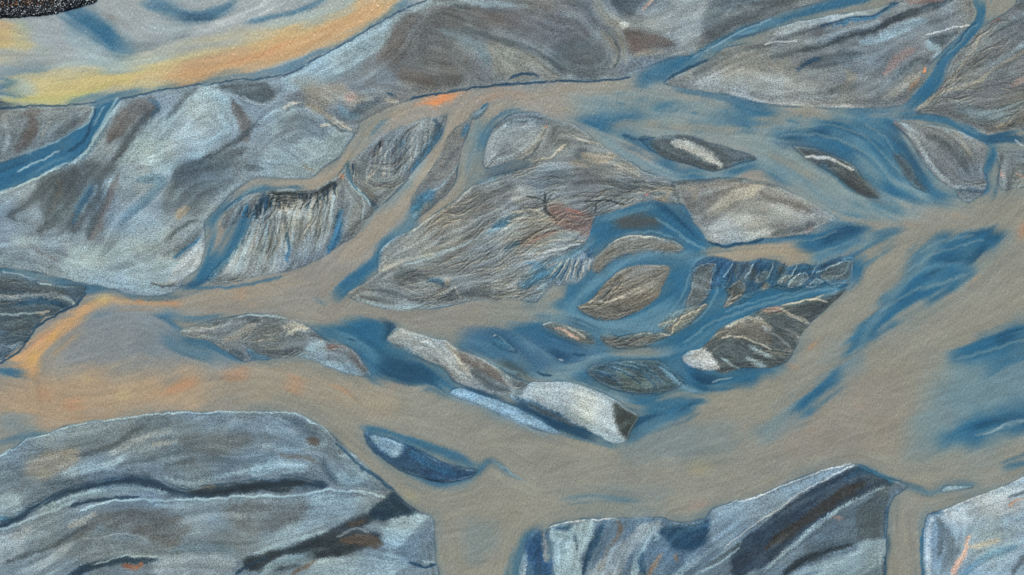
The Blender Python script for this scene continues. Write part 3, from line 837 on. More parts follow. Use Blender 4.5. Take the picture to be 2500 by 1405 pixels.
S('tanw', 5, .8, '2050,531 2100,541 2152,556', m='w')
S('bl', 8, .65, '2120,485 2160,498 2205,515', m='w', streak=1.2)
S('bl', 8, .6, '2060,520 2110,525', m='w', streak=1.2)
S('wh', 4, .8, '1962,380 2000,387 2040,396 2082,413', m='b', h=.04)
S('dg', 8, .6, '2030,400 2080,430 2120,465', m='b')
S('bl', 7, .85, '1992,408 2030,420 2062,452 2090,470')
S('bg', 14, .5, '1880,395 1940,430 1990,470 2040,505', m='w')
S('bl', 12, .6, '1870,420 1930,450', m='w')

# --- wide river at right and bottom
S('bg', 40, .25, '2000,880 2150,800 2300,720 2480,560', m='w')
A('bl', .95, 9, '2062,868 2090,800 2140,745 2190,682 2230,622 2280,582 2350,565 2420,562 2454,566 2440,590 2380,642 2372,665 2340,690 2300,720 2250,745 2180,790 2110,842')
S('db', 9, .75, '2402,600 2392,620 2362,642 2302,625')
S('db', 6, .75, '2360,580 2400,575 2445,568')
S('lbw', 7, .75, '2180,692 2260,650 2320,642 2372,656')
S('db', 5, .7, '2250,671 2302,660')
S('lbw', 5, .6, '2240,702 2300,690 2352,670')
S('bgl', 12, .55, '2085,860 2150,760 2200,690 2250,632 2300,588')
S('bl', 9, .95, '1960,982 1990,956 2020,932 2047,913')
S('bl', 13, .5, '1930,1005 2002,960')
S('bg', 8, .5, '2000,960 2060,905 2110,870')
S('oran', 10, .35, '2310,710 2330,722')
S('oran', 8, .6, '1992,830 1975,856')
S('oran', 8, .6, '1930,890 1942,900')
S('oran', 7, .55, '2330,525 2342,530')
S('oran', 7, .4, '2215,560 2230,545')
S('oran', 12, .75, '2500,545 2492,580')
S('oran', 12, .4, '2380,675 2370,690')
S('oran', 16, .45, '2090,985 2102,988')
S('oran', 16, .4, '1970,1055 1990,1048')
S('oran', 12, .3, '1930,1095 1945,1090')
S('yel', 16, .25, '1680,1150 1740,1140')
S('pk', 10, .4, '1680,1240 1730,1225')
A('bgl', .7, 60, '2290,960 2330,880 2420,850 2540,800 2540,1060 2400,1100 2280,1110 2230,1040')
A('bg', .5, 30, '2300,980 2400,900 2540,880 2540,1000 2400,1020')
S('bl', 17, .95, '2345,862 2380,850 2430,830 2500,802 2560,780')
S('bl', 22, .6, '2320,880 2400,865 2480,850')
S('db', 6, .8, '2440,826 2510,803')
S('bl', 11, .75, '2415,912 2470,880 2530,862')
S('bl', 20, .9, '2320,1065 2380,1036 2440,1020 2530,1000')
S('db', 11, .6, '2370,1046 2450,1021 2510,1030')
S('lb', 3, .5, '2420,1055 2470,1030 2510,1020')
S('bl', 7, .9, '2440,1142 2480,1126 2530,1108')
A('bg', .35, 30, '1380,1200 1560,1180 1640,1200 1560,1240 1420,1240', m='w')
S('bl', 9, .4, '1370,1224 1430,1216 1500,1216 1562,1222', streak=1.3, m='w')
S('tanw', 14, .4, '1780,1225 1850,1195 1930,1160', m='w')
A('bg', .35, 40, '1500,1050 1700,1030 1800,1080 1700,1130 1540,1110', m='w')
A((148, 141, 130), .5, 40, '1950,1000 2150,900 2230,950 2200,1080 2080,1120 1900,1110', m='w')

# --- orange river at left
A('org', .5, 34, '-40,960 100,920 200,912 300,910 420,912 520,930 490,990 400,1002 250,1022 120,1042 -40,1020', m='w')
A('tanw', .6, 34, '480,900 640,890 760,890 900,940 980,1000 900,1020 760,990 640,980 520,985', m='w')
S('oran', 17, .6, '400,962 440,942 482,925', m='w')
S('oran', 16, .5, '540,916 602,910', m='w')
S('oran', 18, .5, '150,992 200,990', m='w')
S('oran', 12, .45, '105,945 115,980', m='w')
S('oran', 10, .6, '-10,955 4,970', m='w')
S('oran', 10, .5, '700,932 742,946', m='w')
S('oran', 12, .5, '795,940 830,950 862,978', m='w')
S('oran', 8, .4, '950,938 965,942', m='w')
S('yel', 18, .35, '290,965 310,960', m='w')
S('yel', 14, .35, '205,925 225,920', m='w')
S('bg', 14, .5, '-20,1030 40,1035 90,1040', m='w')
A('org', .95, 5, '16,880 60,850 100,820 130,800 200,748 226,742 212,776 162,820 122,850 97,880 92,910 72,916 50,896', m='w')
S('org', 10, .85, '190,768 222,745 262,736 330,738 402,740 440,738', m='w')
S('yelo', 12, .8, '80,892 90,868', m='w')
S('oran', 9, .6, '60,865 100,832 140,800', m='w')
S('yelo', 9, .7, '120,830 140,812', m='w')
S('yel', 11, .7, '232,732 268,728', m='w')
S('oran', 8, .85, '405,737 430,738 444,735', m='w')
S('oran', 4, .7, '330,738 350,738', m='w')
S('tanw', 18, .6, '440,735 520,728 600,715 680,700 740,690', m='w')
S('oran', 10, .4, '580,714 600,714', m='w')
S('oran', 5, .4, '600,745 625,748', m='w')
S('bl', 10, .92, '-30,904 20,906 58,912', m='w')
A((126, 140, 148), .85, 24, '250,762 380,762 440,792 440,832 540,852 592,886 500,892 350,888 200,886 150,880 200,802', m='w')
A((138, 142, 142), .5, 30, '130,850 220,800 330,800 330,880 200,900', m='w')
S('bl', 10, .8, '375,768 408,778 436,806 420,812', m='w')
S('bl', 16, .8, '448,830 500,842 550,866 582,887', m='w')
S('bl', 17, .5, '400,822 450,850 522,882', m='w')
S('bl', 5, .45, '225,772 270,764', m='w', streak=1.2)
S('bl', 7, .75, '395,766 470,772 540,768', m='w')
S('bl', 5, .7, '200,705 256,704 290,712 340,727 400,727 440,712', m='w')
S('bl', 4, .7, '470,705 540,703 620,690 690,675', m='w')
S('bl', 6, .6, '770,725 790,740', m='w', streak=1.2)

# --- channels below centre
A('bl', .9, 12, '790,792 860,776 930,786 968,800 950,815 945,830 965,845 1010,870 1070,895 1095,920 1110,945 1100,962 1050,950 1000,935 930,925 905,920 895,895 870,862 845,843 810,830 780,812')
S('lbw', 7, .6, '805,808 870,840 922,880')
A('db', .7, 14, '940,870 1000,880 1070,920 1092,945 1040,940 960,930 930,920')
S('db', 9, .85, '930,784 955,800 942,830')
S('db', 3, .8, '848,828 865,834')
A('bl', .85, 10, '1125,835 1180,812 1220,812 1260,840 1290,870 1330,900 1310,914 1270,900 1220,880 1170,865 1120,850')
S('db', 8, .8, '1190,818 1230,830 1252,846')
S('cream', 1.8, .8, '1202,822 1208,818')
S('lbw', 2.5, .8, '1190,880 1220,895 1262,912')
S('dgb', 10, .6, '1240,850 1280,880 1300,915')
A((70, 84, 88), .8, 8, '1225,880 1260,895 1290,925 1262,930 1230,910')

# --- arrow bar lower left of centre
S('lg', 8, .6, '450,811 500,800 562,790', m='b')
S('tan', 8, .65, '540,832 580,816 620,792 637,776', m='b', h=.03)
S((70, 84, 92), 10, .8, '598,776 635,781', m='b')
A((84, 94, 98), .6, 14, '620,802 680,780 740,800 742,830 700,862 622,872', m='b')
S('cream', 10, .55, '690,800 720,795 742,800', m='b')
S('cream', 6, .7, '700,820 730,806 758,804', m='b', h=.04)
S('dg', 9, .55, '760,816 792,830', m='b')
S('tanw', 6, .75, '784,830 790,846', m='b', h=.04)
S('redb', 6, .7, '793,851 830,845 852,851', m='b')
A('lb', .75, 10, '740,850 790,832 800,872 850,882 890,910 870,918 820,905 770,885 720,872', m='b')
S('br', 8, .8, '850,855 875,885 897,907', m='b')
S((66, 82, 90), 12, .8, '556,855 592,877', m='b')
S('bl', 11, .5, '600,845 620,870 662,876', m='b')
S('lb', 2.4, .8, '578,776 615,768 642,768 700,778', m='b', h=.04)
S('dg', 5, .6, '480,800 520,788 560,780', m='b')

# --- pale bars below centre
S('br', 12, .8, '1108,850 1150,880 1200,910 1242,940', m='b')
S('dg', 13, .8, '1150,902 1200,940 1242,956', m='b')
S('cream', 7, .7, '1085,837 1110,860 1126,885 1152,912', m='b')
S('dg', 6, .65, '1072,890 1100,915 1122,937', m='b')
S('db', 7, .9, '1125,944 1190,964 1240,984 1292,1006 1350,1035 1400,1055')
S((70, 88, 96), 6, .6, '960,845 992,852', m='b')
A((182, 196, 200), .8, 14, '1310,945 1380,940 1450,965 1490,1000 1520,1050 1524,1072 1480,1050 1400,1010 1330,980 1280,965', m='b')
S('lb', 5, .8, '1370,990 1430,1030 1480,1062 1515,1078', m='b', streak=1.2)
S('dg', 11, .7, '1250,928 1282,940 1262,966', m='b')
A((60, 68, 64), .95, 5, '1500,985 1535,1002 1562,1015 1550,1040 1530,1076 1510,1050 1500,1020')
A('db', .85, 6, '1250,968 1310,985 1362,1010 1440,1052 1466,1072 1400,1062 1362,1042 1290,1006')
S('dg', 6, .75, '1290,988 1340,1013 1402,1043')
S('bl', 5, .7, '1380,1062 1440,1075 1500,1090', m='w')

# --- dark bar with white patch
A((200, 206, 204), .9, 5, '1665,874 1690,859 1715,850 1735,865 1756,901 1720,903 1685,893', m='b')
S('lb', 4, .8, '1760,872 1790,890 1806,898', m='b')
S('lb', 8, .8, '1820,872 1850,886 1872,897', m='b')
S('lb', 6, .8, '1828,846 1870,866 1882,872', m='b')
S('cream', 2.2, .85, '1762,825 1810,825 1850,838 1882,851', m='b', h=.04)
A((112, 108, 100), .7, 10, '1750,822 1800,787 1850,781 1882,800 1880,842 1830,830', m='b')
S('cream', 5, .65, '1772,802 1820,779 1860,786 1882,806', m='b')
S('pk', 6, .8, '1863,758 1890,752 1912,757', m='b')
S('cream', 2.4, .85, '1910,748 1960,735 1990,732 2022,738', m='b', h=.04)
S('cream', 3.5, .75, '1905,755 1950,778 1977,792', m='b', h=.04)
S('lg', 3, .65, '1860,795 1900,826 1932,852', m='b')
S('lg', 3, .65, '1940,810 1956,832', m='b')
S('dg', 10, .6, '1880,770 1930,800 1950,820', m='b')
S('cream', 2.4, .7, '1990,730 2020,712', m='b', h=.04)

# --- large lower left bar
A('tanw', .6, 20, '60,1150 100,1102 170,1092 202,1102 160,1150 110,1172', m='b')
S('dg', 9, .7, '190,1112 240,1102 280,1090 322,1060 362,1040', m='b')
S('lg', 7, .6, '270,1112 330,1076 422,1050', m='b')
S('cream', 7, .5, '370,1086 432,1075', m='b')
S((78, 94, 104), 9, .6, '300,1132 400,1112 502,1090', m='b')
A((92, 98, 96), .55, 18, '430,1060 560,1050 622,1070 562,1110 470,1102', m='b')
A((70, 88, 102), .5, 16, '330,1025 420,1012 470,1010 400,1040 340,1050', m='b')
S('lb', 10, .6, '150,1162 200,1146 260,1140 302,1120', m='b')
S('lb', 7, .75, '400,1160 450,1180 520,1170 622,1150', m='b')
S((80, 98, 108), 7, .65, '100,1182 160,1180 202,1165', m='b')
S('bl', 14, .55, '-10,1082 50,1066 102,1060', m='w')
S('lb', 2, .95, '0,1114 40,1093 64,1074 90,1068 123,1059 154,1044 205,1034 282,1023 359,1012 436,1006 500,1009 538,1005 640,1006 684,1006 722,1011 753,1024 779,1039 808,1061', h=.06, flow=0)
S('lb', 11, .55, '640,1040 700,1060 762,1086', m='b')
S((74, 92, 104), 11, .65, '690,1020 740,1036 782,1062', m='b')
S('lg', 8, .5, '700,1045 725,1055', m='b')
S('brn', 8, .75, '750,1071 782,1081', m='b')
S('brn', 5, .7, '680,1115 750,1121 772,1130', m='b')
A('lb', .8, 7, '620,1136 680,1123 730,1131 766,1145 720,1155 620,1166', m='b')
S('lb', 6, .65, '828,1111 872,1111', m='b')
A('bgl', .7, 7, '815,1166 850,1141 885,1131 916,1160 870,1186 830,1181', m='b')
S((72, 92, 106), 11, .75, '790,1120 800,1150 822,1180', m='b')
S('db', 4, .8, '820,1080 850,1106 870,1130 922,1168 960,1198')
A('lb', .6, 16, '-20,1212 50,1200 52,1250 -10,1282', m='b')
S('bl', 8, .65, '-10,1256 20,1270 32,1280', m='b')
S('dg', 7, .5, '400,1140 440,1128 480,1120', m='b')
S((86, 104, 112), 10, .5, '520,1120 600,1130 680,1110', m='b')
S('lb', 6, .5, '640,1090 720,1095 800,1085', m='b')

# --- banded lower left corner
A('lb', .45, 26, '680,1290 780,1240 900,1220 882,1260 820,1280 720,1310 640,1346', m='b')
S('db2', 13, .96, '-30,1294 40,1270 90,1236 160,1206 230,1186 310,1173 380,1181 430,1200 480,1207 540,1200 640,1188 720,1180 802,1192', h=-.1)
S('vd', 12, .85, '460,1203 560,1195 660,1188 742,1180', m='b', h=-.05)
S('brn', 5, .75, '490,1192 530,1190', m='b')
S('bgl', 6, .7, '110,1243 200,1213 300,1196 370,1196 412,1206', m='b')
S('lb', 4, .85, '-10,1296 50,1277 100,1258 150,1238 192,1222', m='b', h=.05)
S('db2', 4, .85, '170,1236 240,1222 290,1212 342,1213', m='b', h=-.04)
S('lb', 3.5, .92, '196,1250 231,1237 269,1223 333,1218 384,1223 461,1220 538,1216 640,1210 752,1207 818,1198 897,1202 942,1213', m='b', h=.08)
S('lb', 11, .4, '380,1232 500,1228 640,1222 780,1218', m='b')
A('lg', .7, 16, '-30,1320 40,1290 92,1270 62,1330 40,1360 -30,1382', m='b')
S('cream', 7, .7, '172,1282 210,1265 242,1250', m='b')
A((96, 96, 90), .65, 16, '240,1250 330,1240 420,1250 462,1290 430,1332 340,1310 250,1290 210,1310 160,1332 200,1286', m='b')
S('dg', 6.5, .8, '10,1376 80,1350 130,1335 180,1301 214,1284', m='b', h=-.04)
S('lg', 10, .6, '40,1405 120,1370 182,1322', m='b')
S('lg', 2, .65, '200,1316 300,1304 362,1316', m='b', h=.03)
S('db2', 9, .92, '160,1412 230,1380 290,1370 340,1368 384,1365', m='b', h=-.06)
S('rust', 7, .85, '298,1382 330,1386 352,1374', m='b')
S('lb', 2.2, .8, '228,1378 300,1360 384,1357', m='b', h=.04)
A('lg', .6, 16, '380,1382 420,1360 520,1350 572,1380 540,1408 400,1420', m='b')
S('bg', 12, .4, '420,1340 500,1330 580,1340', m='b')
S('lb', 13, .5, '640,1240 720,1230 800,1220 882,1215', m='b')
A((88, 92, 92), .55, 22, '560,1222 760,1217 702,1280 620,1300 560,1270', m='b')
S('lg', 7, .45, '440,1280 520,1260 600,1262', m='b')
S('lb', 6, .8, '620,1352 700,1325 760,1310 802,1290', m='b', streak=1.2)
A('vd', .9, 9, '596,1366 680,1341 780,1306 850,1270 900,1250 922,1260 890,1290 942,1310 900,1336 840,1351 760,1371 700,1386 610,1392', m='b', h=-.06)
S('brn', 13, .75, '830,1322 890,1316 932,1326', m='b')
S('brn', 9, .75, '850,1282 892,1270', m='b')
S('lg', 4, .5, '820,1310 870,1290 900,1300', m='b', streak=1.2)
A('db2', .96, 5, '903,1250 945,1213 960,1200 1000,1230 1046,1256 1020,1258 980,1262 940,1272 910,1266', m='b', h=-.08)
A('lb', .8, 10, '930,1312 960,1271 1010,1256 1047,1262 1000,1310 960,1342', m='b')
A((98, 120, 134), .6, 12, '960,1342 1050,1280 1060,1370 1000,1390 900,1350', m='b')
S('db', 4, .85, '996,1372 1030,1385 1066,1380', m='b', h=-.05)
S('lb', 3, .8, '1030,1368 1064,1376', m='b', h=.04)
S('lb', 11, .65, '640,1402 700,1370 802,1365', m='b')
S('brn', 6, .8, '713,1402 750,1381 778,1364', m='b')
A('lb', .5, 12, '740,1408 820,1361 950,1346 1002,1380 900,1425', m='b')
S('db2', 4, .8, '575,1400 620,1375 650,1365', m='b')

# --- dark lens island and its channel
S('bl', 12, .9, '885,1048 940,1054 1000,1074 1060,1095 1120,1120 1162,1142', m='w')
S('bl', 8, .8, '990,1163 1060,1184 1120,1180 1160,1160 1188,1130', m='w')
S('bl', 10, .8, '1168,1152 1195,1126 1230,1150 1275,1180', m='w')
S('lb', 2, .5, '1200,1124 1240,1148 1275,1172', m='w')
A('lb', .75, 8, '905,1063 950,1066 985,1086 970,1120 940,1106', m='b')
S('db', 4, .85, '898,1058 960,1074 1030,1104 1090,1130 1162,1148', m='b')
S('db2', 4, .85, '930,1121 965,1146 1000,1161 1060,1175 1112,1177', m='b')
S('bl', 7, .6, '1000,1105 1060,1140 1110,1158', m='b')
S('yelg', 9, .4, '990,1210 1012,1227', m='w')
S('yelg', 8, .25, '1075,1345 1080,1370', m='w')
S('tanw', 9, .4, '1075,1265 1120,1260', m='w')
S('tanw', 9, .45, '850,1075 900,1130 950,1180 1000,1220', m='w')
A('bg', .35, 24, '1130,1290 1200,1270 1220,1340 1160,1380', m='w')

# --- bottom centre and lower right
S('bl', 12, .75, '1255,1430 1262,1352 1285,1308 1315,1290', m='w')
A((176, 198, 208), .95, 3, '1284,1345 1265,1412 1284,1412', m='b')
S('tan', 5.5, .85, '1327,1292 1329,1330 1333,1374')
S('db', 5, .7, '1300,1310 1318,1340 1300,1370', m='b')
A('lb', .9, 8, '1345,1290 1400,1276 1450,1269 1446,1310 1420,1360 1416,1412 1355,1412 1350,1340', m='b')
S('wh', 2, .8, '1343,1290 1385,1275 1438,1268 1504,1266', m='b', h=.05)
S('db', 8, .85, '1472,1276 1452,1320 1432,1370 1420,1415', m='b')
S((70, 94, 112), 5, .7, '1405,1300 1412,1345', m='b')
S('db', 5, .8, '1355,1295 1385,1288 1390,1280', m='b')
S('brn', 7, .75, '1505,1272 1518,1300 1495,1332', m='b')
A('lg', .75, 10, '1560,1282 1610,1267 1602,1300 1540,1352 1500,1412 1440,1414 1470,1362 1520,1322', m='b')
S('tan', 8, .5, '1500,1310 1480,1350 1460,1400', m='b')
S('lb', 10, .75, '1602,1280 1572,1330 1552,1380 1542,1415', m='b')
A('db', .85, 10, '1612,1290 1690,1286 1730,1270 1722,1320 1690,1342 1650,1342', m='b')
S('db', 8, .7, '1570,1345 1560,1380 1580,1410', m='b')
S('brn2', 7, .8, '1615,1350 1596,1380 1580,1410', m='b')
S('brn2', 4, .65, '1650,1350 1655,1372', m='b')
S('lb', 4, .7, '1600,1300 1612,1310 1600,1320', m='b')
A((140, 164, 178), .75, 6, '1735,1256 1812,1222 1878,1200 1948,1169 2080,1136 2060,1150 1980,1190 1900,1250 1840,1282 1780,1332 1738,1332', m='b')
S('wh', 1.8, .9, '1748,1241 1812,1222 1878,1200 1948,1169 2014,1147 2080,1134', h=.06, flow=0)
S('wh', 1.8, .8, '1770,1335 1860,1268 1950,1206 2030,1161 2086,1137', m='b', h=.05)
A((46, 62, 78), .95, 6, '1786,1345 1870,1276 1950,1211 2040,1161 2102,1138 2182,1178 2130,1190 2050,1240 1980,1286 1920,1332 1872,1378 1795,1412', m='b', h=-.1)
S((54, 52, 48), 14, .85, '1872,1340 1960,1272 2042,1216 2112,1182', m='b')
S('db', 10, .7, '2060,1175 2100,1150 2140,1160', m='b')
S('lb', 6, .7, '1640,1412 1700,1362 1760,1325 1792,1298', m='b')
S('lb', 8, .5, '1690,1405 1730,1380 1790,1335 1812,1322', m='b')
S('dg', 5, .85, '1718,1382 1770,1355 1812,1326', m='b', h=-.04)
S('lb', 2, .8, '1710,1392 1760,1370 1810,1336', m='b', h=.04)
A((82, 98, 106), .7, 8, '1960,1320 2050,1241 2168,1186 2166,1300 2082,1332 1990,1360', m='b')
A((74, 84, 84), .6, 7, '2090,1250 2165,1195 2164,1300 2100,1320', m='b')
S('lb', 5, .8, '1866,1394 1930,1340 2000,1280 2060,1236 2155,1190', m='b', h=.05)
S('vd', 8, .88, '1905,1408 1970,1362 2040,1341 2084,1326', m='b', h=-.06)
S('lb', 8, .75, '1920,1412 2000,1380 2060,1362 2095,1345', m='b')
A('lb', .7, 8, '2084,1345 2098,1325 2160,1316 2162,1360 2100,1402 1960,1420', m='b')
S('pk', 5, .6, '2030,1261 2056,1266', m='b')
for xx in (0, 18, 34, 52):
    S('dg', 2.2, .7, '%d,%d %d,%d %d,%d' % (2165 - xx * .4, 1195 + xx * .2, 2130 - xx * .7 + 10, 1245, 2112 - xx * .9 + 10, 1312), m='b', h=-.04)
S('db', 5, .85, '2168,1236 2164,1300 2166,1420')
S('bl', 4, .85, '2256,1290 2249,1350 2256,1425', m='w')
S('bl', 7, .85, '2182,1172 2225,1186 2272,1206', m='w')
S('bl', 8, .85, '2270,1207 2300,1192 2340,1184 2388,1184', m='w')
S('bl', 8, .85, '2098,1136 2140,1157 2180,1171 2192,1164')
S('oran', 8, .35, '2210,1180 2240,1178', m='w')
S('tanw', 8, .35, '2215,1300 2222,1340', m='w')

# --- pale corner lower right
A((196, 206, 210), .65, 22, '2305,1250 2400,1212 2500,1172 2580,1150 2580,1230 2420,1262 2340,1282', m='b')
S('dg', 9, .65, '2286,1262 2298,1300 2288,1362', m='b')
S('wh', 6, .75, '2272,1258 2264,1310 2265,1410', m='b', streak=1.2)
S((86, 96, 98), 17, .6, '2312,1290 2322,1340 2300,1405', m='b')
S('pkor', 6, .9, '2372,1305 2352,1345 2320,1400', m='b')
S('cream', 6, .8, '2368,1336 2410,1325 2442,1315', m='b')
S('bl', 11, .4, '2340,1405 2400,1362 2480,1332', m='b')
S((84, 98, 108), 7, .8, '2468,1405 2490,1370 2530,1350', m='b')
S('pkor', 4, .75, '2460,1236 2492,1216', m='b')
S((88, 106, 118), 4, .7, '2458,1215 2510,1194', m='b')
S('wh', 2, .8, '2300,1248 2353,1226 2432,1196 2500,1165', m='b', h=.05, flow=0)
S('db', 6, .75, '2268,1255 2285,1248 2300,1245', m='b')

# --- dark bar at the left edge
S('lg', 6, .65, '0,730 60,725 130,720 182,735', m='b')
S('db', 9, .75, '40,742 100,735 150,745 172,756', m='b')
S('lb', 2, .9, '0,663 51,674 102,691 127,698', h=.05)
S('lb', 2.2, .75, '0,768 50,766 122,762', m='b', h=.04)
S('dg', 10, .65, '0,690 80,705 162,715', m='b')
S('dg', 16, .55, '0,800 50,800 82,790', m='b')
S('lb', 7, .6, '0,842 30,846 52,830', m='b')
S('cream', 4, .7, '90,765 122,762', m='b')
S('cream', 3.5, .95, '178,738 185,746', m='b')
S('db', 3, .9, '206,712 186,744 140,769 105,785 76,815 55,845 20,873 0,886')

# --- the fine braids in the middle, drawn last
S('bl', 12, .6, '1283,640 1320,660 1300,690 1270,715', flow=.5)
S('dg', 7, .75, '1321,503 1283,515 1249,535 1214,559', m='b', h=-.05)
S('bl', 5, .85, '1249,538 1214,560 1198,573', m='b')
S((92, 88, 88), 6, .8, '1352,544 1317,563 1283,583 1249,604', m='b', h=-.05)
S('bl', 5, .85, '1268,594 1249,606 1230,620', m='b')
S('vd', 3.5, .7, '1328,468 1332,495 1336,516 1360,540', m='b', h=-.08)
S('vd', 2.2, .7, '1282,480 1310,484 1330,492', m='b', h=-.05)
S('vd', 2.2, .6, '1350,470 1340,485 1334,505', m='b', h=-.05)
leaf((126, 140, 142), '1269,609 1317,597 1369,603 1415,598 1380,610 1310,616', line='wh')
leaf((132, 142, 140), '1312,588 1352,570 1393,561 1413,568 1398,584 1350,588')
leaf((150, 160, 160), '1232,560 1262,542 1310,532 1346,541 1300,566 1250,592', op=.6)
S('wh', 3, .75, '1273,620 1334,615 1386,605 1420,598', m='b')
S('lbw', 7, .85, '1451,583 1420,607 1386,625 1345,636 1310,650 1288,664')
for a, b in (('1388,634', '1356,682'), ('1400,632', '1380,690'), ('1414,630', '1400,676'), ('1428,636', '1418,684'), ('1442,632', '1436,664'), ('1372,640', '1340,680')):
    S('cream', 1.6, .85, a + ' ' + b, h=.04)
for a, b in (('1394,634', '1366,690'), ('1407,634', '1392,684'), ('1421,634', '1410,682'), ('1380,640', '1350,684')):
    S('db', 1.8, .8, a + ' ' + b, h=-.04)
A('db', .85, 2, '1426,612 1449,606 1440,634')
# dark scored reach under the tan channel: tongues of silt among blue water
A('tanw', .75, 7, '1712,614 1812,604 1915,604 1960,612 1983,640 1932,646 1887,633 1805,638 1745,624', m='w')
S('tan', 6, .8, '1990,646 2020,630 2070,612 2110,592', m='w')
leaf((112, 112, 104), '1709,650 1748,644 1737,673 1729,714 1702,744 1674,744 1686,708 1689,673', op=.75)
leaf((84, 84, 80), '1777,708 1805,685 1818,698 1811,721 1779,748 1766,750 1788,726', op=.8)
leaf((112, 122, 120), '1842,690 1850,668 1872,664 1860,688', op=.7)
leaf((140, 134, 118), '1858,708 1867,690 1876,702', op=.8)
leaf((100, 114, 118), '1896,694 1908,678 1930,672 1916,690', op=.7)
leaf((112, 128, 134), '1925,701 1940,674 1962,669 1970,681 1949,697', op=.8, line='wh')
leaf((112, 128, 134), '1966,702 1992,686 2008,690 1988,700', op=.8, line='wh')
leaf((82, 96, 100), '2006,668 2052,640 2080,640 2073,686 2036,693 2004,678', op=.85)
for k in range(11):
    x = 1760 + k * 26 + (k * 7 % 5)
    S('lb' if k % 2 else 'db', 1.7, .7, '%d,%d %d,%d %d,%d' % (x, 642, x - 9, 660, x - 22, 680), h=.03 if k % 2 else -.03)
for k in range(9):
    x = 1765 + k * 31
    S('db', 5, .6, '%d,%d %d,%d %d,%d' % (x, 640, x - 6, 654, x - 18, 672))
S('bl', 13, .85, '2066,691 1983,708 1880,732 1812,756 1743,782 1674,822 1640,846')
S('lbw', 4, .75, '2050,700 1975,714 1880,738 1800,766 1730,795 1665,835')
S('lbw', 3, .6, '1990,704 1900,722 1830,742 1770,764')
S('lbw', 3, .6, '1720,622 1700,640 1680,680 1660,730 1630,770')
S('lbw', 3.5, .7, '1752,700 1740,735 1715,770 1690,790')
S('cream', 1.8, .8, '1642,806 1655,785 1690,762 1728,742')
# blue basin below the middle bar
S('tan', 17, .75, '1130,768 1200,772 1270,775 1330,766 1380,772', m='w')
S('lbw', 11, .75, '1370,772 1425,788 1478,818 1493,804 1562,784 1610,762 1650,730', m='w')
S('lbw', 9, .65, '1380,740 1400,765 1440,792 1500,806 1570,800 1640,775', m='w')
A((76, 110, 136), .6, 14, '1130,800 1280,800 1330,820 1460,860 1400,900 1310,912 1230,880 1140,850', m='w')
S('db', 9, .75, '1392,790 1425,808 1446,836')  # shadow on the right of the lens islet, painted in dark blue
S('db', 6, .75, '1318,800 1345,822 1390,838 1430,846')
S('lbw', 6, .65, '1255,815 1290,840 1330,870 1360,900', m='w')
S('lbw', 5, .6, '1130,832 1190,846 1250,870 1300,905', m='w')
A('db', .75, 5, '1342,852 1360,856 1386,876 1372,880 1350,866')
A('db', .7, 5, '1398,870 1420,864 1444,864 1430,872')
S('wh', 1.5, .7, '1364,878 1376,881')
leaf((94, 116, 124), '1196,882 1236,898 1270,911 1280,930 1254,926 1220,906', op=.8, line='lb')
S((70, 86, 86), 8, .7, '1240,886 1270,893 1290,918')
S('bgl', 7, .8, '1308,910 1363,913 1407,893 1476,871')
S('tan', 7, .85, '1488,862 1540,858 1607,857')
S('bgl', 6, .85, '1360,915 1425,933 1493,957 1546,975')
S('db', 3.5, .8, '1312,906 1330,918 1345,921')
leaf((84, 102, 100), '1507,899 1538,911 1577,932 1585,955 1546,960 1516,940', op=.75, line='mg')
leaf((72, 94, 100), '1600,915 1640,925 1662,934 1636,950 1608,948', op=.7, line='mg')
leaf((66, 92, 104), '1560,886 1600,886 1620,902 1585,905', op=.6, line='mg')
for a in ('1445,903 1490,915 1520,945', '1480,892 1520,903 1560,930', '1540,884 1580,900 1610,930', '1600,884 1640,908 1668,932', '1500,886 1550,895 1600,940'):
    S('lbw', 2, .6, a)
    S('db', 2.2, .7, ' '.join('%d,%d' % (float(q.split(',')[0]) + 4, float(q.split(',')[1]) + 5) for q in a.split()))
S('lbw', 6, .8, '1612,896 1640,918 1672,946 1704,958')
# threads of silt that run on through the clear reaches
for a, b_, c in (('1900,330 1980,330 2060,345 2130,390 2190,445 2260,490', 4, .5), ('1930,318 2010,305 2090,320 2150,370 2210,430', 3, .5), ('2110,300 2170,350 2215,420 2270,480', 3, .5),
                 ('2240,620 2300,590 2380,575', 4, .5), ('2200,670 2270,625 2350,600 2400,588', 3, .5), ('2150,760 2220,715 2300,690 2360,672', 4, .5),
                 ('2330,880 2400,862 2470,835 2520,820', 4, .5), ('2350,905 2430,880 2520,845', 5, .5), ('2380,1060 2450,1045 2520,1020', 4, .5),
                 ('1900,590 1980,585 2050,560', 3, .5), ('1480,352 1560,388 1640,418 1720,424', 4, .5), ('1780,412 1850,395 1900,410', 4, .5)):
    S('bgl', b_, c, a, m='w')

# clear water fanning in from the right
A('bg', .6, 26, '1850,1045 1960,960 2060,895 2110,870 2070,930 1960,1015 1880,1065', m='w')
A('bl', .85, 12, '1945,995 1985,948 2052,905 2045,932 2004,972 1965,1004', m='w')
A('bl', .8, 22, '2285,1078 2340,1030 2420,1000 2530,985 2530,1062 2440,1060 2380,1088', m='w')
S('db', 10, .6, '2370,1046 2450,1024 2520,1030', m='w')
S('lb', 2.2, .5, '2400,1058 2450,1042 2520,1018', m='w')
A('bl', .75, 22, '2330,880 2390,832 2530,770 2530,850 2450,890 2380,905', m='w')
S('db', 9, .6, '2430,832 2520,800', m='w')
S('bl', 14, .7, '2400,925 2460,890 2530,868', m='w')
A('bg', .5, 40, '2230,1040 2300,920 2400,880 2530,880 2530,1000 2380,1010 2290,1110 2220,1110', m='w')
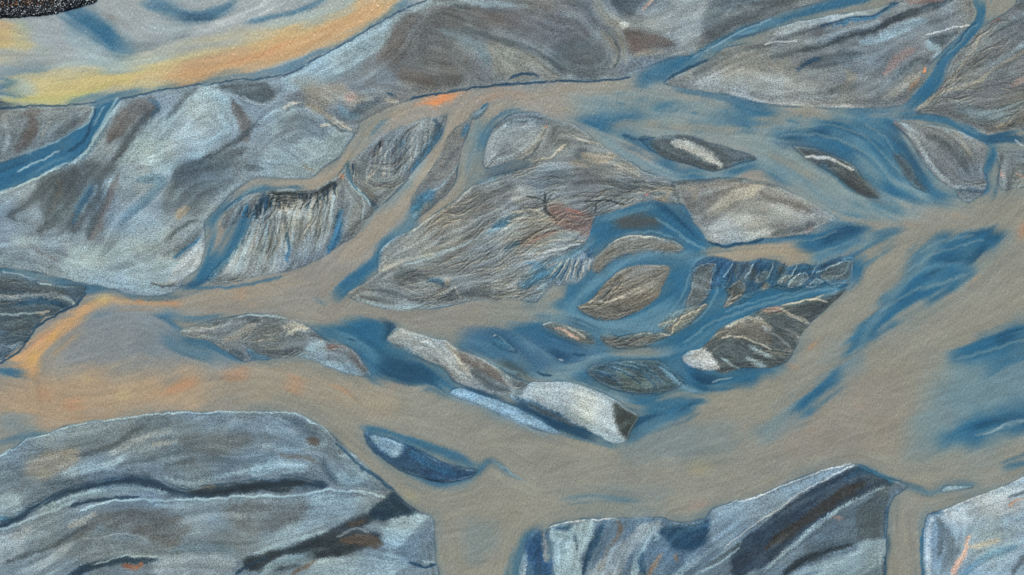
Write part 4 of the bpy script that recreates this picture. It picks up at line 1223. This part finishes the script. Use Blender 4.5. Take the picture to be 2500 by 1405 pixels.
# gullies eaten into the upper bank of the rilled bar
GR = random.Random(5)
for x0, y0 in ((655, 474), (668, 480), (684, 480), (700, 476), (716, 476), (732, 474), (748, 472), (764, 472), (778, 472), (792, 464), (806, 456), (818, 446), (640, 486), (626, 500), (862, 404), (925, 345)):
    for b in range(3):
        ax = GR.uniform(-14, 12)
        l = GR.uniform(16, 44)
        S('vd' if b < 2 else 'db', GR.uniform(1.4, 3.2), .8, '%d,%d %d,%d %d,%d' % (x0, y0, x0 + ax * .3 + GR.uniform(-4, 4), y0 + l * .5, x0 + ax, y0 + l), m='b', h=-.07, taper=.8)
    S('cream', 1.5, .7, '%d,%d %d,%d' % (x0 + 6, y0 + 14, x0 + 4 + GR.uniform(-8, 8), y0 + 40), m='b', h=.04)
for k in range(26):
    x0 = 545 + k * 11 + GR.uniform(-4, 4)
    y0 = 560 - (k * 3.2) + GR.uniform(-10, 10)
    S(GR.choice(['cream', 'lb', 'dgb', 'dg', 'lb']), GR.uniform(1.4, 3.4), .5, '%d,%d %d,%d %d,%d' % (x0, y0, x0 - 9, y0 + 45, x0 - 24, y0 + 90), m='b', h=GR.uniform(-.03, .03))
for k in range(14):
    x0 = 905 + k * 13
    y0 = 372 - k * 5
    S(GR.choice(['cream', 'dg', 'dg', 'lg']), GR.uniform(1.3, 2.6), .6, '%d,%d %d,%d %d,%d' % (x0, y0, x0 - 4, y0 + 40, x0 + GR.uniform(-30, 5), y0 + 80), m='b', h=GR.uniform(-.05, .03))

# mottled clear and silty water where the upper channels meet
GR = random.Random(11)
for k in range(120):
    x0, y0 = GR.uniform(1400, 2180), 0
    t = (x0 - 1400) / 780
    y0 = 262 + 55 * t + GR.gauss(0, 24)
    S(GR.choice(['bl', 'bl', 'bg', 'bgl']), GR.uniform(4, 8), GR.uniform(.25, .6), '%d,%d %d,%d' % (x0, y0, x0 + GR.uniform(8, 34), y0 + GR.uniform(-4, 10)), m='w', streak=1.4)
for k in range(50):
    x0, y0 = GR.uniform(1850, 2250), GR.uniform(480, 535)
    S(GR.choice(['bg', 'bgl', 'bl', 'tanw']), GR.uniform(3.5, 7), GR.uniform(.2, .45), '%d,%d %d,%d' % (x0, y0, x0 + GR.uniform(10, 40), y0 + GR.uniform(2, 14)), m='w', streak=1.4)

# ================================================================ flow direction, streaks and rills
OC = blur(OC, 9)
OS = blur(OS, 9)
ANG = 0.5 * np.arctan2(OS, OC)
ANG = ANG + 0.10 * fbm(X / 60, Y / 60, 91, 3)
DX = np.cos(ANG).astype(np.float32)
DY = np.sin(ANG).astype(np.float32)


def lic(noise, n):
    """Noise smeared along the flow: sand drawn out by running water."""
    acc = noise.copy()
    jj, ii = np.mgrid[0:NY, 0:NX].astype(np.float32)
    for sgn in (1, -1):
        px, py = ii.copy(), jj.copy()
        vx, vy = DX * sgn, DY * sgn
        for k in range(n):
            px += vx
            py += vy
            ix = np.clip(px + .5, 0, NX - 1).astype(np.int32)
            iy = np.clip(py + .5, 0, NY - 1).astype(np.int32)
            acc += noise[iy, ix]
            nx, ny = DX[iy, ix], DY[iy, ix]
            f = np.where(nx * vx + ny * vy < 0, -1.0, 1.0).astype(np.float32)
            vx, vy = nx * f, ny * f
    acc -= blur(acc, 20)
    return acc / (acc.std() + 1e-6)


wn = RNG.rand(NY, NX).astype(np.float32) - .5
LIC1 = lic(wn, 9)
LIC2 = lic(blur(RNG.rand(NY, NX).astype(np.float32) - .5, 1), 24)

LIC3 = lic(blur(RNG.rand(NY, NX).astype(np.float32) - .5, 3), 40)

# branching rills cut by draining water
RW = np.zeros((NY, NX), np.float32)
for k, b in enumerate(BARS):
    if b['rill']:
        RW[(LAB == k) & (SD > 1)] = b['rill']
cand = np.argwhere(RW > 0)
pick = cand[RNG.randint(0, len(cand), 5200)]
pick = pick[RNG.rand(len(pick)) < RW[pick[:, 0], pick[:, 1]] * vnoise(pick[:, 1] / 28.0, pick[:, 0] / 28.0, 44) * 1.8 + .12]
px = pick[:, 1].astype(np.float32)
py = pick[:, 0].astype(np.float32)
RILL = np.zeros((NY, NX), np.float32)
n = len(px)
phase = RNG.rand(n) * 6.28
life = RNG.randint(24, 90, n)
strength = (0.35 + RNG.rand(n) * .65).astype(np.float32)
vx = DX[pick[:, 0], pick[:, 1]]
vy = DY[pick[:, 0], pick[:, 1]]
flip = np.where(vy < 0, -1, 1)
vx, vy = vx * flip, vy * flip
turn = (RNG.rand(n) - .5) * .4
for t in range(90):
    a = 0.36 * np.sin(t * .11 + phase) + turn
    ca, sa = np.cos(a), np.sin(a)
    px = px + (vx * ca - vy * sa) * .8
    py = py + (vx * sa + vy * ca) * .8
    ok = (t < life) & (px > 1) & (py > 1) & (px < NX - 2) & (py < NY - 2)
    ix = np.clip(px, 0, NX - 2).astype(np.int32)
    iy = np.clip(py, 0, NY - 2).astype(np.int32)
    fx, fy = px - ix, py - iy
    w_ = strength * np.sin(np.pi * np.clip(t / life, 0, 1)) * ok * .8
    for ddx, ddy, ww in ((0, 0, (1 - fx) * (1 - fy)), (1, 0, fx * (1 - fy)), (0, 1, (1 - fx) * fy), (1, 1, fx * fy)):
        np.add.at(RILL, (iy + ddy, ix + ddx), w_ * ww)
    nx, ny = DX[iy, ix], DY[iy, ix]
    f = np.where(nx * vx + ny * vy < 0, -1.0, 1.0)
    vx, vy = .7 * vx + .3 * nx * f, .7 * vy + .3 * ny * f
    r = np.hypot(vx, vy) + 1e-6
    vx, vy = vx / r, vy / r
RILL = np.clip(RILL, 0, 1.6) * np.where(RW > 0, 1, 0.25)
LEV = np.roll(np.roll(RILL, 1, 0), 1, 1)   # the little silt levees beside each rill
RILL, LEV = RILL * DRY, LEV * DRY

# colours run into one another: softly under moving water, grain by grain on the sand
def soften(mask, r):
    k = blur(mask, r)[..., None] + 1e-4
    return np.stack([blur(COL[..., c] * mask, r) for c in range(3)], -1) / k


wm = sstep(0.5, -2.5, SD)
soft = soften(wm, 2)
COL += (soft - COL) * (wm * 0.8)[..., None]
HB0 = np.array([b['h'] for b in BARS] + [1.0], np.float32)[LAB]
low = blur((HB0 <= 0.26).astype(np.float32), 3)
allm = np.ones_like(wm)
soft = soften(allm, 3)
COL += (soft - COL) * (low * np.exp(-(SD / 9.0) ** 2))[..., None]
# moving water draws every patch out along the flow, and feathers its edge into streaks
off = (LIC3 * 2.0 + LIC2 * 1.0) * (1.15 - 0.75 * DRY)
jj, ii = np.mgrid[0:NY, 0:NX].astype(np.float32)
qx = np.clip(ii - DY * off + .5, 0, NX - 1).astype(np.int32)
qy = np.clip(jj + DX * off + .5, 0, NY - 1).astype(np.int32)
same = np.abs(DRY[qy, qx] - DRY) < .3
COL = np.where(same[..., None], COL[qy, qx], COL)
acc, wsum = COL.copy(), np.ones((NY, NX, 1), np.float32)
for sgn in (1, -1):
    px, py = ii.copy(), jj.copy()
    vx, vy = DX * sgn, DY * sgn
    for k in range(7):
        px += vx
        py += vy
        ix = np.clip(px + .5, 0, NX - 1).astype(np.int32)
        iy = np.clip(py + .5, 0, NY - 1).astype(np.int32)
        ww = ((1 - np.abs(DRY[iy, ix] - DRY)) ** 2 * np.where((k < 1) | (DRY < .5), 1, 0.0))[..., None].astype(np.float32)
        acc += COL[iy, ix] * ww
        wsum += ww
        nx, ny = DX[iy, ix], DY[iy, ix]
        f = np.where(nx * vx + ny * vy < 0, -1.0, 1.0).astype(np.float32)
        vx, vy = nx * f, ny * f
COL = acc / wsum
# pale and dark sweeps left on the bars by the last flood
sw = np.clip(LIC3 * .7 + LIC2 * .3, -2, 2) * DRY * 0.11
COL += (c_of('lb') * 1.02 - COL) * np.clip(sw, 0, 1)[..., None] + (c_of('dg') - COL) * np.clip(-sw, 0, 1)[..., None]
jr = 0.6 + 0.3 * DRY
jj, ii = np.mgrid[0:NY, 0:NX]
jj = np.clip(jj + np.rint(RNG.randn(NY, NX) * jr), 0, NY - 1).astype(np.int32)
ii = np.clip(ii + np.rint(RNG.randn(NY, NX) * jr), 0, NX - 1).astype(np.int32)
same = (DRY[jj, ii] - DRY) ** 2 < .2
COL = np.where(same[..., None], COL[jj, ii], COL)

FINE[1] = True
for f_ in FINE[0]:
    stroke(*f_)

SCORED = blur(np.clip(RW, 0, 1), 3)
amp = 0.022 + 0.020 * DRY + .045 * SCORED
COL *= (1 + (amp * 0.5 * np.clip(LIC1, -2.5, 2.5) + amp * 0.8 * np.clip(LIC2, -2.5, 2.5)))[..., None]
dk = np.clip(RILL * .55, 0, .75)[..., None]
COL += (COL * 0.5 - COL) * dk
lt = np.clip(LEV * .34, 0, .5)[..., None]
COL += (c_of('cream') - COL) * lt
# soft mottling of grain size and dampness
mott = fbm(X / 90, Y / 60, 61, 4) * .10 + fbm(X / 26, Y / 18, 65, 3) * .07
COL *= (1 + mott * (0.45 + .75 * DRY))[..., None]
hue = fbm(X / 120, Y / 90, 71, 4)[..., None] * (0.25 + .75 * DRY[..., None])
COL *= 1 + hue * np.array([.10, .02, -.08], np.float32)
# thin wet line where land meets water
edge = np.exp(-((SD + 0.6) / 1.7) ** 2) * np.clip(.22 + .9 * fbm(X / 45, Y / 45, 81, 3), 0, .9)
COL += (c_of('db') - COL) * edge[..., None]
edge = np.exp(-((SD - 4.0) / 1.8) ** 2) * np.clip(.0 + .9 * fbm(X / 60, Y / 60, 85, 3), 0, .6)
COL += (c_of('lb') - COL) * edge[..., None]
COL = np.clip(COL, .02, .97)
LIN = np.where(COL <= .04045, COL / 12.92, ((COL + .055) / 1.055) ** 2.4).astype(np.float32)
LIN /= np.array(CAL, np.float32)
LIN = np.clip(LIN, 0.003, .9)

# ================================================================ relief
HB = np.array([b['h'] for b in BARS], np.float32)
SLP = np.array([b['slope'] for b in BARS], np.float32)
REL = np.array([b['relief'] for b in BARS], np.float32)
lab = np.clip(LAB, 0, None)
hb, slp, rel = HB[lab], SLP[lab], REL[lab]
hb, slp = blur(hb, 2), blur(slp, 2)
land = 0.03 * np.clip(SD / 2.0, -3.5, 1.6) + hb * 0.42 * sstep(0, 1, SD / slp) * (0.75 + .5 * fbm(X / 80, Y / 55, 51, 4))
rough = (0.006 * LIC1 + 0.010 * LIC2) * (.35 + SCORED) + .028 * fbm(X / 30, Y / 18, 55, 4)
land = land + DRY * (rough * rel * sstep(0, 8, SD) + HGT - 0.055 * RILL + 0.02 * LEV)
land = np.where(SD > 1.5, np.maximum(land, 0.02), land)
WAT = 0.0015 * LIC1

# ---------------------------------------------------------------- widen the plan past the picture (the pattern folds back on itself)
g = np.cumsum(2.0 * 1.035 ** np.arange(1, 72)).astype(np.float32)
XF = np.concatenate([xs[0] - g[::-1], xs, xs[-1] + g])
YF = np.concatenate([ys[0] - g[::-1], ys, ys[-1] + g])


def fold(full, base):
    lo, hi = base[0], base[-1]
    p = np.where(full < lo, 2 * lo - full, np.where(full > hi, 2 * hi - full, full))
    return np.clip(np.rint((p - lo) / STEP), 0, len(base) - 1).astype(np.int32)


IX, IY = np.meshgrid(fold(XF, xs), fold(YF, ys))
PX, PY = np.meshgrid((XF - W0 / 2) * U, (H0 / 2 - YF) * U)


def tree(mat):
    mat.use_nodes = True
    t = mat.node_tree
    t.nodes.clear()
    return t, t.nodes, t.links


def ground_material(name, grain, bump, rough, spec, ripple=0.0):
    mat = bpy.data.materials.new(name)
    t, N, L = tree(mat)
    out = N.new("ShaderNodeOutputMaterial")
    pb = N.new("ShaderNodeBsdfPrincipled")
    pb.inputs["Roughness"].default_value = rough
    pb.inputs["Specular IOR Level"].default_value = spec
    L.new(pb.outputs[0], out.inputs[0])
    at = N.new("ShaderNodeAttribute")
    at.attribute_name = "silt"
    geo = N.new("ShaderNodeNewGeometry")
    n1 = N.new("ShaderNodeTexNoise")
    n1.inputs["Scale"].default_value = 3.8
    n1.inputs["Detail"].default_value = 2.0
    n1.inputs["Roughness"].default_value = 0.75
    L.new(geo.outputs["Position"], n1.inputs["Vector"])
    mr = N.new("ShaderNodeMapRange")
    mr.inputs["From Min"].default_value = 0.36
    mr.inputs["From Max"].default_value = 0.64
    mr.inputs["To Min"].default_value = 1 - grain
    mr.inputs["To Max"].default_value = 1 + grain
    mr.clamp = False
    L.new(n1.outputs["Fac"], mr.inputs["Value"])
    mx = N.new("ShaderNodeVectorMath")
    mx.operation = 'SCALE'
    L.new(at.outputs["Color"], mx.inputs[0])
    L.new(mr.outputs[0], mx.inputs["Scale"])
    L.new(mx.outputs[0], pb.inputs["Base Color"])
    bp = N.new("ShaderNodeBump")
    bp.inputs["Strength"].default_value = 1.0
    bp.inputs["Distance"].default_value = bump
    L.new(n1.outputs["Fac"], bp.inputs["Height"])
    if ripple:
        mp = N.new("ShaderNodeMapping")
        mp.inputs["Rotation"].default_value = (0, 0, math.radians(25))
        mp.inputs["Scale"].default_value = (1.5, 0.55, 1.0)
        L.new(geo.outputs["Position"], mp.inputs["Vector"])
        n2 = N.new("ShaderNodeTexNoise")
        n2.inputs["Scale"].default_value = 1.6
        n2.inputs["Detail"].default_value = 3.0
        n2.inputs["Distortion"].default_value = 0.6
        L.new(mp.outputs[0], n2.inputs["Vector"])
        b2 = N.new("ShaderNodeBump")
        b2.inputs["Strength"].default_value = 1.0
        b2.inputs["Distance"].default_value = ripple
        L.new(n2.outputs["Fac"], b2.inputs["Height"])
        L.new(bp.outputs[0], b2.inputs["Normal"])
        L.new(b2.outputs[0], pb.inputs["Normal"])
    else:
        L.new(bp.outputs[0], pb.inputs["Normal"])
    return mat


SAND = ground_material("wet_sand", 0.40, 0.10, 0.8, 0.25)
SILT = ground_material("silty_water", 0.17, 0.03, 0.32, 0.4, ripple=0.16)
LAVA = ground_material("dark_gravel", 0.5, 0.15, 0.9, 0.2)


def sheet(name, faces, Z, mat, lift=0.0):
    """One mesh from the marked cells of the plan."""
    fj, fi = np.nonzero(faces)
    used = np.zeros(Z.shape, bool)
    for a in (0, 1):
        for b_ in (0, 1):
            used[fj + a, fi + b_] = True
    idx = np.full(Z.shape, -1, np.int64)
    idx[used] = np.arange(used.sum())
    co = np.stack([PX[used], PY[used], Z[used] + lift], 1).astype(np.float32)
    cen = np.array([co[:, 0].mean(), co[:, 1].mean(), 0.0], np.float32)
    quads = np.stack([idx[fj + 1, fi], idx[fj + 1, fi + 1], idx[fj, fi + 1], idx[fj, fi]], 1)
    me = bpy.data.meshes.new(name)
    me.vertices.add(len(co))
    me.vertices.foreach_set("co", (co - cen).ravel())
    me.loops.add(quads.size)
    me.loops.foreach_set("vertex_index", quads.ravel().astype(np.int32))
    me.polygons.add(len(quads))
    me.polygons.foreach_set("loop_start", np.arange(0, quads.size, 4, dtype=np.int32))
    me.polygons.foreach_set("use_smooth", np.ones(len(quads), bool))
    me.update(calc_edges=True)
    at = me.attributes.new("silt", 'FLOAT_COLOR', 'POINT')
    rgba = np.ones((len(co), 4), np.float32)
    rgba[:, :3] = LIN[IY[used], IX[used]]
    at.data.foreach_set("color", rgba.ravel())
    me.materials.append(mat)
    ob = bpy.data.objects.new(name, me)
    ob.location = cen
    SC.collection.objects.link(ob)
    return ob


def cells(a):
    return np.maximum(np.maximum(a[:-1, :-1], a[1:, :-1]), np.maximum(a[:-1, 1:], a[1:, 1:]))


FSD = SD[IY, IX]
FLAB = LAB[IY, IX]
FLAND = land[IY, IX].astype(np.float32)
CLAB = FLAB[:-1, :-1]
CMAX = cells(FSD)
for k, b in enumerate(BARS):
    f = (CLAB == k) & (CMAX > -3.0)
    if not f.any():
        continue
    ob = sheet(b['name'], f, FLAND, LAVA if b['name'] == 'stony_bank' else SAND)
    ob["label"] = b['label']
    ob["category"] = b['cat']
    if b['group']:
        ob["group"] = b['group']
f = -cells(-FSD) < 4.0
wo = sheet("river", f, WAT[IY, IX].astype(np.float32), SILT)
wo["kind"] = "structure"

# the flood plain under and beyond everything
me = bpy.data.meshes.new("ground")
r = 4000.0
me.from_pydata([(-r, -r, -0.7), (r, -r, -0.7), (r, r, -0.7), (-r, r, -0.7)], [], [(0, 1, 2, 3)])
gm = bpy.data.materials.new("outwash_sand")
t, N, L = tree(gm)
out = N.new("ShaderNodeOutputMaterial")
pb = N.new("ShaderNodeBsdfPrincipled")
pb.inputs["Roughness"].default_value = 0.85
L.new(pb.outputs[0], out.inputs[0])
geo = N.new("ShaderNodeNewGeometry")
n1 = N.new("ShaderNodeTexNoise")
n1.inputs["Scale"].default_value = 0.02
n1.inputs["Detail"].default_value = 8.0
L.new(geo.outputs["Position"], n1.inputs["Vector"])
cr = N.new("ShaderNodeValToRGB")
cr.color_ramp.elements[0].color = (.03, .07, .12, 1)
cr.color_ramp.elements[0].position = .38
cr.color_ramp.elements[1].color = (.20, .20, .19, 1)
cr.color_ramp.elements[1].position = .6
L.new(n1.outputs["Fac"], cr.inputs[0])
L.new(cr.outputs[0], pb.inputs["Base Color"])
me.materials.append(gm)
go = bpy.data.objects.new("ground", me)
go["kind"] = "structure"
SC.collection.objects.link(go)

# ---------------------------------------------------------------- loose stones on the dark bank
kb = len(BARS) - 1
cj, ci = np.nonzero((LAB == kb) & (SD > 2.0))
sel = RNG.randint(0, len(cj), 3600)
ico = [(0, 0, 1), (.894, 0, .447), (.276, .851, .447), (-.724, .526, .447), (-.724, -.526, .447), (.276, -.851, .447),
       (.724, .526, -.447), (-.276, .851, -.447), (-.894, 0, -.447), (-.276, -.851, -.447), (.724, -.526, -.447), (0, 0, -1)]
icf = [(0, 1, 2), (0, 2, 3), (0, 3, 4), (0, 4, 5), (0, 5, 1), (1, 6, 2), (2, 7, 3), (3, 8, 4), (4, 9, 5), (5, 10, 1),
       (2, 6, 7), (3, 7, 8), (4, 8, 9), (5, 9, 10), (1, 10, 6), (11, 7, 6), (11, 8, 7), (11, 9, 8), (11, 10, 9), (11, 6, 10)]
ico = np.array(ico)
vs, fs, cs = [], [], []
for q in sel:
    x, y = xs[ci[q]] + RNG.rand() * 2 - 1, ys[cj[q]] + RNG.rand() * 2 - 1
    rr = 0.05 + 0.11 * RNG.rand() ** 2
    c = RNG.rand()
    nearwater = SD[cj[q], ci[q]] < 26
    if c < (.24 if nearwater else .12):
        col = (.55, .58, .58)
    elif c < .26 and not nearwater:
        col = (.50, .20, .06)
    elif c < .45:
        col = (.16, .16, .15)
    else:
        col = (.022, .026, .032)
    p = ico * rr * (0.75 + .5 * RNG.rand(12, 1)) * np.array([1, .6 + .6 * RNG.rand(), .7])
    th = RNG.rand() * 6.28
    p = np.stack([p[:, 0] * math.cos(th) - p[:, 1] * math.sin(th), p[:, 0] * math.sin(th) + p[:, 1] * math.cos(th), p[:, 2]], 1)
    p += [(x - W0 / 2) * U, (H0 / 2 - y) * U, float(land[cj[q], ci[q]]) + rr * .3]
    fs += [tuple(i + len(vs) for i in f_) for f_ in icf]
    vs += [tuple(v) for v in p]
    cs += [col + (1.0,)] * 12
me = bpy.data.meshes.new("stones")
me.from_pydata(vs, [], fs)
at = me.attributes.new("silt", 'FLOAT_COLOR', 'POINT')
at.data.foreach_set("color", np.array(cs, np.float32).ravel())
me.materials.append(LAVA)
st = bpy.data.objects.new("stones", me)
st["kind"] = "stuff"
st["label"] = "loose dark, white and rust coloured stones on the corner bank"
SC.collection.objects.link(st)
